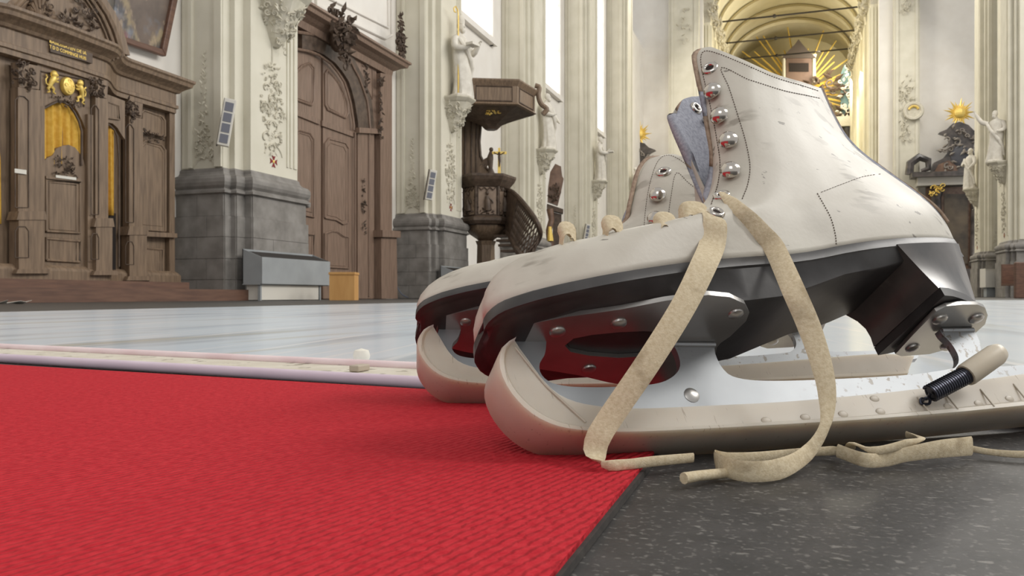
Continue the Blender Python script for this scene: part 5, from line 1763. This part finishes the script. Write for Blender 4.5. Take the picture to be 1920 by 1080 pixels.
# carved wooden monument at the third pier
mo = thing('carved_monument', 'tall dark carved wooden memorial beyond the pulpit stair', 'monument', tuple(hd(1040, 470, 24.5)))
T_ = 24.5
obj('slab_board', MB().prism([hd(u, v, T_) for u, v in ((1032, 322), (1041, 307), (1052, 312), (1054, 330), (1057, 335), (1052, 360), (1046, 385), (1027, 378), (1028, 350))], fl * .25), M_BROWNM, mo)
o = obj('board_carving', foliage(MB(), hd(1040, 362, T_ - .05), RGT, UP, -fl, .36, .5, 34, 95, .09, lambda b: .8), M_OAK2, mo); o['kind'] = 'stuff'
obj('shelf', MB().prism([hd(u, v, T_) for u, v in ((1026, 382), (1056, 392), (1056, 400), (1026, 392))], fl * .35), M_OAK2, mo)
obj('column', MB().tube([hd(1031, 392, T_), hd(1034, 412, T_), hd(1029, 432, T_), hd(1033, 470, T_)], [.11, .09, .1, .11], 10), M_BROWNM, mo, smooth=True)
obj('pedestal', MB().prism([hd(u, v, T_ + .1) for u, v in ((1038, 398), (1053, 402), (1052, 470), (1036, 470))], fl * .3), M_OAK2, mo)
obj('gilded_foot', MB().tube([hd(1031, 425, T_ - .1), hd(1032, 452, T_ - .1)], [.05, .1], 8), M_GOLD, mo, smooth=True)

# ------------------------------------------------------------------ end wall, side altars, chancel
XCL, XCR = hy(1318, 100, YE).x, hy(1648, 100, YE).x
mb = MB().box((-13, YE, 0), (XCL, YE + .5, 26))
struct('wall_end_left', mb, M_WALL)['label'] = 'white end wall left of the chancel arch'
mb = MB().box((XCR, YE, 0), (13, YE + .5, 26))
struct('wall_end_right', mb, M_WALL)['label'] = 'white end wall right of the chancel arch'


def end_pilaster(ua, ub, label, orn):
    a, b = hy(ua, 100, YE).x, hy(ub, 100, YE).x
    m_ = (a + b) / 2
    r = thing('wall_pilaster', label, 'pilaster', (m_, YE, 0), 'pilasters of the end wall')
    obj('pilaster_shaft', MB().box((a, YE - .45, 1.8), (b, YE, 24)), M_CREAM, r)
    obj('pilaster_base', MB().loft([[(a - d, YE - .45 - d, z), (b + d, YE - .45 - d, z), (b + d, YE, z), (a - d, YE, z)] for d, z in ((.14, 0), (.14, 1.4), (.2, 1.45), (.1, 1.6), (0, 1.8))]), M_PLINTH, r)
    for q in (.12, .88):
        x = a + (b - a) * q
        obj('edge_fillet', MB().box((x - .06, YE - .5, 1.9), (x + .06, YE - .45, 24)), M_CREAM, r)
    for (v, h_, w_) in orn:
        p = hy((ua + ub) / 2, v, YE - .47); t = (p - CAM).dot(FWD)
        o = obj('stucco_relief', foliage(MB(), p, EX, EZ, -EY, w_ * t / FPX, h_ * t / FPX, 20, int(v), .16, lambda b: .8 - .4 * abs(b)), M_STUCCO, r); o['kind'] = 'stuff'
    return r


end_pilaster(1256, 1312, 'cream pilaster left of the chancel with hanging stucco relief', ((45, 70, 30), (225, 60, 24)))
rp = end_pilaster(1674, 1722, 'cream pilaster right of the chancel with an oval medallion', ((10, 30, 24), (165, 50, 24), (208, 70, 40), (250, 40, 24)))
p = hy(1713, 208, YE - .6)
obj('oval_medallion', MB().lathe([(.0, .03), (.3, .03), (.34, .08), (.44, .08), (.48, 0)], p, (0, -1, 0), 20), M_STUCCO, rp, smooth=40)
o = obj('gilded_crescent', MB().tube([p - EY * .06 + EX * (.22 * math.cos(a)) + EZ * (.22 * math.sin(a)) for a in [math.pi * (.1 + .8 * i / 10) for i in range(11)]], .06, 6), M_GOLD, rp, smooth=True)


def side_altar(cu, label, mirror, group='side altars at the end wall'):
    """built on the right-hand altar's outline; X offset moves it"""
    Y0 = YE - .6
    dx = hy(cu, 300, Y0).x - hy(1790, 300, Y0).x
    P = lambda u, v, dy=0.0: Vector((((hy(u, v, Y0).x - hy(1790, 300, Y0).x) * (-1 if mirror else 1)) + hy(1790, 300, Y0).x + dx, Y0 - dy, hy(u, v, Y0).z))
    root = thing('side_altar', label, 'altar', tuple(P(1780, 557)), group)
    root.location.z = 0
    pr_ = lambda n, px, th, m, dy=0.0, par=None: obj(n, MB().prism([P(u, v, dy) for u, v in px], (0, -th, 0)), m, par or root)
    pr_('altar_table', [(1725, 505), (1850, 505), (1850, 557), (1725, 557)], .9, M_BMARBLE)
    pr_('lower_frame', [(1735, 352), (1845, 352), (1845, 505), (1735, 505)], .3, M_BROWNM)
    o = pr_('altar_picture', [(1768, 365), (1812, 365), (1812, 495), (1768, 495)], .34, mat('dark_altar_picture', srgb(70, 62, 54), srgb(110, 96, 78), rough=.4, scale=1.5))
    for ux in (1752, 1826):
        a_, b_ = P(ux, 500, .55), P(ux, 362, .55)
        c_ = obj('column', MB().lathe([(.34, 0), (.34, .2), (.27, .3), (.25, (b_.z - a_.z) * .5), (.22, b_.z - a_.z - .3), (.32, b_.z - a_.z)], a_, (0, 0, 1), 14), M_BMARBLE, root, smooth=40)
        o = obj('capital_leaves', foliage(MB(), b_ - EY * .2, EX, EZ, -EY, .7, .5, 16, ux, .2), M_GOLD, c_); o['kind'] = 'stuff'
    e_ = pr_('entablature', [(1716, 336), (1862, 332), (1862, 348), (1716, 352)], .8, mat('pale_grey_marble', srgb(176, 172, 164), rough=.5))
    pr_('cornice', [(1705, 328), (1872, 324), (1872, 333), (1705, 337)], 1.0, M_BMARBLE)
    pr_('pediment', [(1742, 327), (1748, 308), (1765, 300), (1775, 288), (1778, 262), (1770, 256), (1758, 252), (1772, 246), (1782, 236), (1796, 232), (1812, 238), (1822, 248), (1838, 252), (1826, 258), (1820, 285), (1828, 302), (1842, 310), (1848, 326)], .5, M_BMARBLE)
    pr_('brown_field', [(1748, 326), (1756, 312), (1775, 304), (1790, 312), (1792, 326)], .56, M_BROWNM)
    ov = P(1797, 296, .5)
    obj('oval_panel', MB().loft([[ov + Vector((.42 * k * math.cos(a), -d, .52 * k * math.sin(a))) for a in [2 * math.pi * i / 18 for i in range(18)]] for k, d in ((1, 0), (1, .06), (.85, .1), (.1, .1))]), mat('slate_oval', srgb(72, 72, 78), rough=.4), root, smooth=40)
    o = obj('figure_carving', foliage(MB(), P(1797, 285, .52), EX, EZ, -EY, 2.0, 2.2, 44, 7, .26, lambda b: .8, .8), mat('grey_veined_marble', srgb(120, 112, 104), srgb(150, 142, 132), rough=.5, scale=4), root); o['kind'] = 'stuff'
    for s in ((1722, 300), (1862, 300)):
        q = P(*s, .3)
        obj('volute', MB().tube([Vector(x) for x in ((q.x - .45, q.y, q.z - .75), (q.x - .4, q.y, q.z - .2), (q.x, q.y, q.z + .1), (q.x + .4, q.y, q.z - .1), (q.x + .4, q.y, q.z - .5), (q.x + .1, q.y, q.z - .6))], [.2, .2, .2, .17, .14, .1], 8), M_BMARBLE, root, smooth=True)
    g = P(1796, 215, .4)
    mb = MB()
    for k in range(26):
        a = 2 * math.pi * k / 26; L_ = (.75, .45, .6)[k % 3]
        leaf(mb, g, EX, EZ, -EY, a, L_, .07, .06)
    mb.ball(g, .28, .2, .28, 10, 8)
    o = obj('gilded_sunburst', mb, M_GOLD, root); o['label'] = 'gilded sunburst above the altar'
    return root


side_altar(1790, 'black and brown marble side altar with gilded sunburst, right of the chancel', False)
side_altar(1205, 'black marble side altar with gilded sunburst behind the rear skate', True)

# chancel: side walls, vault ribs, tie rods, high altar
YN = YE + 15
M_WARM = mat('warm_cream_paint', srgb(220, 213, 188), srgb(228, 222, 200), rough=.8, scale=1.5)
XMID = (XCL + XCR) / 2; HWD = (XCR - XCL) / 2
zsp = hy(1604, 108, YN).z
rise = 0.72 * HWD
for nm, x0, x1 in (('wall_chancel_left', XCL - .6, XCL), ('wall_chancel_right', XCR, XCR + .6)):
    struct(nm, MB().box((x0, YE + .5, 0), (x1, YN + 4, zsp + .6)), M_WARM)


def vault_pts(y, k=1.0, n=25, dz=0.0):
    return [Vector((XMID - HWD * k * math.cos(math.pi * i / (n - 1)), y, zsp + dz + rise * k * math.sin(math.pi * i / (n - 1)))) for i in range(n)]


mb = MB(); mb.loft([vault_pts(YE), vault_pts(YN + 4)], close=False, cap=False)
vt = obj('ceiling', mb, M_WARM, smooth='all', norm=False); vt['kind'] = 'structure'; vt['label'] = 'warm cream barrel vault of the chancel'
so = vt.modifiers.new('shell', 'SOLIDIFY'); so.thickness = .3; so.offset = 0
M_RIB = mat('rib_grey_cream', srgb(176, 164, 128), rough=.8)
for k in range(6):
    y = YE + .6 + k * 2.75
    mb = MB()
    ro, ri = vault_pts(y, .995), vault_pts(y, .93)
    rings = [[a, a + EY * .9, b + EY * .9, b] for a, b in zip(ro, ri)]
    rb = obj('vault_rib', mb.loft(rings), M_WARM, vt)
    obj('rib_edge', MB().tube([p - EY * .03 for p in vault_pts(y, .93)], .09, 6), M_RIB, rb)
    obj('rib_edge', MB().tube([p - EY * .03 for p in vault_pts(y, .985)], .07, 6), M_RIB, rb)
    # fluted pilasters below each rib
    for s, xw in ((-1, XCL), (1, XCR)):
        x_in = xw - s * .34
        pl = thing('fluted_pilaster', 'warm sunlit fluted pilaster on the %s chancel wall, %s from the arch' % ('left' if s < 0 else 'right', ('first', 'second', 'third', 'fourth', 'fifth', 'last')[k]), 'pilaster', (xw, y + .45, 0), 'fluted chancel pilasters')
        obj('pilaster_core', MB().box((xw, y, 0), (x_in, y + 1.1, zsp - 1.2)), M_WARM, pl)
        for q in range(5):
            obj('flute_fillet', MB().box((x_in, y + .04 + q * .235, 1.5), (x_in - s * .08, y + .14 + q * .235, zsp - 1.4)), M_WARM, pl)
        for q in range(2):
            xa = xw - s * (.06 + q * .17)
            obj('flute_fillet', MB().box((xa, y - .06, 1.5), (xa - s * .09, y, zsp - 1.4)), M_WARM, pl)
        cp_ = obj('capital', MB().loft([[(xw, y - d, z), (x_in - s * d, y - d, z), (x_in - s * d, y + 1.1 + d, z), (xw, y + 1.1 + d, z)] for d, z in ((0, zsp - 1.25), (.05, zsp - .4), (.18, zsp - .2), (.2, zsp))]), M_STUCCO, pl)
        o = obj('capital_leaves', foliage(MB(), Vector((x_in - s * .12, y + .55, zsp - .65)), EY, EZ, -EX * s, 1.3, 1.0, 26, k * 2 + s, .28, lambda b: .9), M_STUCCO, cp_); o['kind'] = 'stuff'
        o = obj('capital_leaves', foliage(MB(), Vector((xw - s * .42, y - .05, zsp - .65)), EX, EZ, -EY, .2, .8, 12, k * 2 + s + 50, .28, lambda b: .9), M_STUCCO, cp_); o['kind'] = 'stuff'
for k, (v, yy) in enumerate(((38, YE + 6), (80, YE + 10), (113, YE + 14))):
    z = hy(1490, v - 12, yy).z
    o = obj('tie_rod', MB().tube([Vector((XCL, yy, z)), Vector((XCR, yy, z))], .05, 6), M_IRON)
    tag(o, ('nearest', 'middle', 'farthest')[k] + ' thin dark iron tie rod across the chancel vault', 'tie rod', 'iron tie rods in the chancel')
    obj('rod_joint', MB().ball(Vector((XMID - .8, yy, z)), .12, .12, .12, 8, 6), M_IRON, o)
struct('wall_apse', MB().box((XCL - .6, YN + 4, 0), (XCR + .6, YN + 4.4, zsp + rise + .5)), mat('apse_tan', srgb(190, 178, 140), srgb(200, 190, 155), rough=.85, scale=.8))
# high altar with its gilded glory
YH = YN + 1.5
ha = thing('high_altar', 'tall high altar with brown shrine and gilded rays in the chancel', 'altar', (hy(1497, 200, YH).x, YH, 0))
K = lambda u, v, d=0.0: hy(u, v, YH) - EY * d
pr_ = lambda n, px, th, m, d=0.0: obj(n, MB().prism([K(u, v, d) for u, v in px], (0, -th, 0)), m, ha)
pr_('shrine_body', [(1474, 112), (1522, 112), (1522, 165), (1474, 165)], .5, mat('shrine_brown', srgb(96, 76, 66), srgb(120, 98, 86), rough=.6, scale=1))
pr_('shrine_shade_sheet', [(1480, 122), (1516, 122), (1516, 138), (1480, 138)], .54, M_DARK)  # dark slab on the front paints the shade of a recess
pr_('shrine_roof', [(1466, 113), (1480, 98), (1490, 88), (1497, 78), (1505, 88), (1514, 98), (1530, 113)], .6, mat('shrine_roof_grey', srgb(88, 78, 72), rough=.6))
for u in (1470, 1526):
    obj('shrine_column', MB().lathe([(.2, 0), (.14, .2), (.12, 1.8), (.2, 2.1)], K(u, 160, .4), (0, 0, 1), 10), M_STUCCO, ha, smooth=40)
g = K(1499, 175, .1)
RR = random.Random(5)
for k in range(46):
    a = 2 * math.pi * k / 46 + RR.uniform(-.04, .04); L_ = RR.uniform(2.8, 5.4)
    d_ = EX * math.cos(a) + EZ * math.sin(a); n_ = EX * -math.sin(a) + EZ * math.cos(a)
    p0, p1 = g + d_ * 1.0, g + d_ * L_
    obj('gilded_ray', MB().loft([[p0 - n_ * .08, p0 - EY * .1, p0 + n_ * .08], [p1 - n_ * .04, p1 - EY * .04, p1 + n_ * .04]]), M_GOLD, ha)
o = obj('cloud_carving', foliage(MB(), K(1545, 200, .3), EX, EZ, -EY, 4.6, 4.2, 70, 3, .6, None, 1.0), M_OAK2, ha); o['kind'] = 'stuff'
o = obj('angel_carving', foliage(MB(), K(1588, 195, .5), EX, EZ, -EY, 1.2, 4.0, 40, 9, .4, None, 1.0), M_STUCCO, ha); o['kind'] = 'stuff'
pr_('niche', [(1576, 250), (1576, 140), (1582, 124), (1592, 118), (1602, 124), (1608, 140), (1608, 250)], .2, M_TEAL)
pr_('lower_wall', [(1380, 230), (1612, 230), (1612, 557), (1380, 557)], .6, M_BROWNM)
for u in (1405, 1440, 1555, 1590):
    a_, b_ = K(u, 500, .9), K(u, 245, .9)
    obj('altar_column', MB().lathe([(.5, 0), (.5, .4), (.38, .6), (.36, (b_.z - a_.z) * .6), (.32, b_.z - a_.z - .8), (.5, b_.z - a_.z - .2), (.52, b_.z - a_.z)], a_, (0, 0, 1), 14), M_BMARBLE, ha, smooth=40)
pr_('altar_cornice', [(1376, 232), (1612, 226), (1612, 244), (1376, 248)], 1.6, M_STUCCO)
pr_('altar_picture', [(1462, 270), (1535, 268), (1535, 480), (1462, 480)], .7, mat('dark_high_altar_picture', srgb(70, 58, 50), srgb(120, 100, 78), rough=.4, scale=.8))
pr_('altar_table', [(1440, 520), (1552, 520), (1552, 557), (1440, 557)], 2.2, M_STUCCO)
for v in (226, 248, 268, 290):
    pr_('stone_band', [(1560, v), (1612, v - 3), (1612, v + 5), (1560, v + 8)], .75, M_STUCCO)
# warm sunlight falling through the chancel windows
for s, pw in ((-1, 1100), (1, 1300)):
    area_light('chancel_window_light', (XMID - s * -HWD * .85, YE + 6.5, zsp - 3), (XMID + s * -HWD, YE + 5, zsp - 9), 3.0, 5.0, pw, (1.0, .92, .72))

area_light('apse_fill_light', (XMID + HWD * .7, YN - 1, zsp - 1), (XMID - 1, YN + 4, zsp - 4), 2.0, 4.0, 380, (1.0, .93, .76))  # added lamp, brightens the altar rays and the apse

# ------------------------------------------------------------------ small things at the right-hand pier
c = hd(1862, 522, 26.5)
bx_ = thing('convector_heater', 'white convector box low beside the right-hand pier', 'heater', (c.x, c.y, c.z), 'grey convector boxes')
bx_.rotation_euler = (0, 0, TH - .1)
obj('front_panel', MB().box((-.33, -.2, -.3), (.33, -.18, .25)), M_WHITEP, bx_, local=True)
obj('end_panel', MB().box((.31, -.18, -.3), (.33, .2, .32)), M_WHITEP, bx_, local=True)
obj('end_panel', MB().box((-.33, -.18, -.3), (-.31, .2, .32)), M_WHITEP, bx_, local=True)
obj('back_panel', MB().box((-.33, .18, -.3), (.33, .2, .32)), M_WHITEP, bx_, local=True)
obj('outlet_shade_sheet', MB().box((-.31, -.18, .15), (.31, .18, .18)), M_DARK, bx_, local=True)  # dark sheet standing in for the shaded inside of the box
obj('base_panel', MB().box((-.25, -.1, -.3 - c.z + .32), (.25, .1, -.3)), M_GREYBOX, bx_, local=True)
c = hz(1925, 559.5)
bn = thing('wooden_bench', 'brown wooden bench end in front of the right-hand plinth', 'bench', (c.x, c.y, 0))
bn.rotation_euler = (0, 0, TH)
t_ = (c - CAM).dot(FWD) / FPX
obj('bench_end', MB().box((-20 * t_, 0, .002), (40 * t_, .1, 68 * t_)), M_STEP, bn, local=True, bevel=.02)
obj('seat', MB().box((-14 * t_, .1, 24 * t_), (40 * t_, .7, 28 * t_)), M_STEP, bn, local=True)
obj('backrest', MB().box((-14 * t_, .65, 28 * t_), (40 * t_, .7, 66 * t_)), M_STEP, bn, local=True)
# scrap of paper and glove on the floor by the steps
c = hz(24, 570)
sc1 = MB(); R9 = random.Random(2)
vs = [c + Vector((R9.uniform(-.05, .05) + .0, -.12 + .06 * i, .004 + R9.uniform(0, .02))) for i in range(5)]
sc1.strip(vs, [Vector((.04, .01, R9.uniform(0, .02))) for _ in vs])
o = obj('paper_scrap', sc1, M_WHITEP); so = o.modifiers.new('sheet', 'SOLIDIFY'); so.thickness = .002
tag(o, 'small white scrap of paper on the floor before the steps', 'litter')
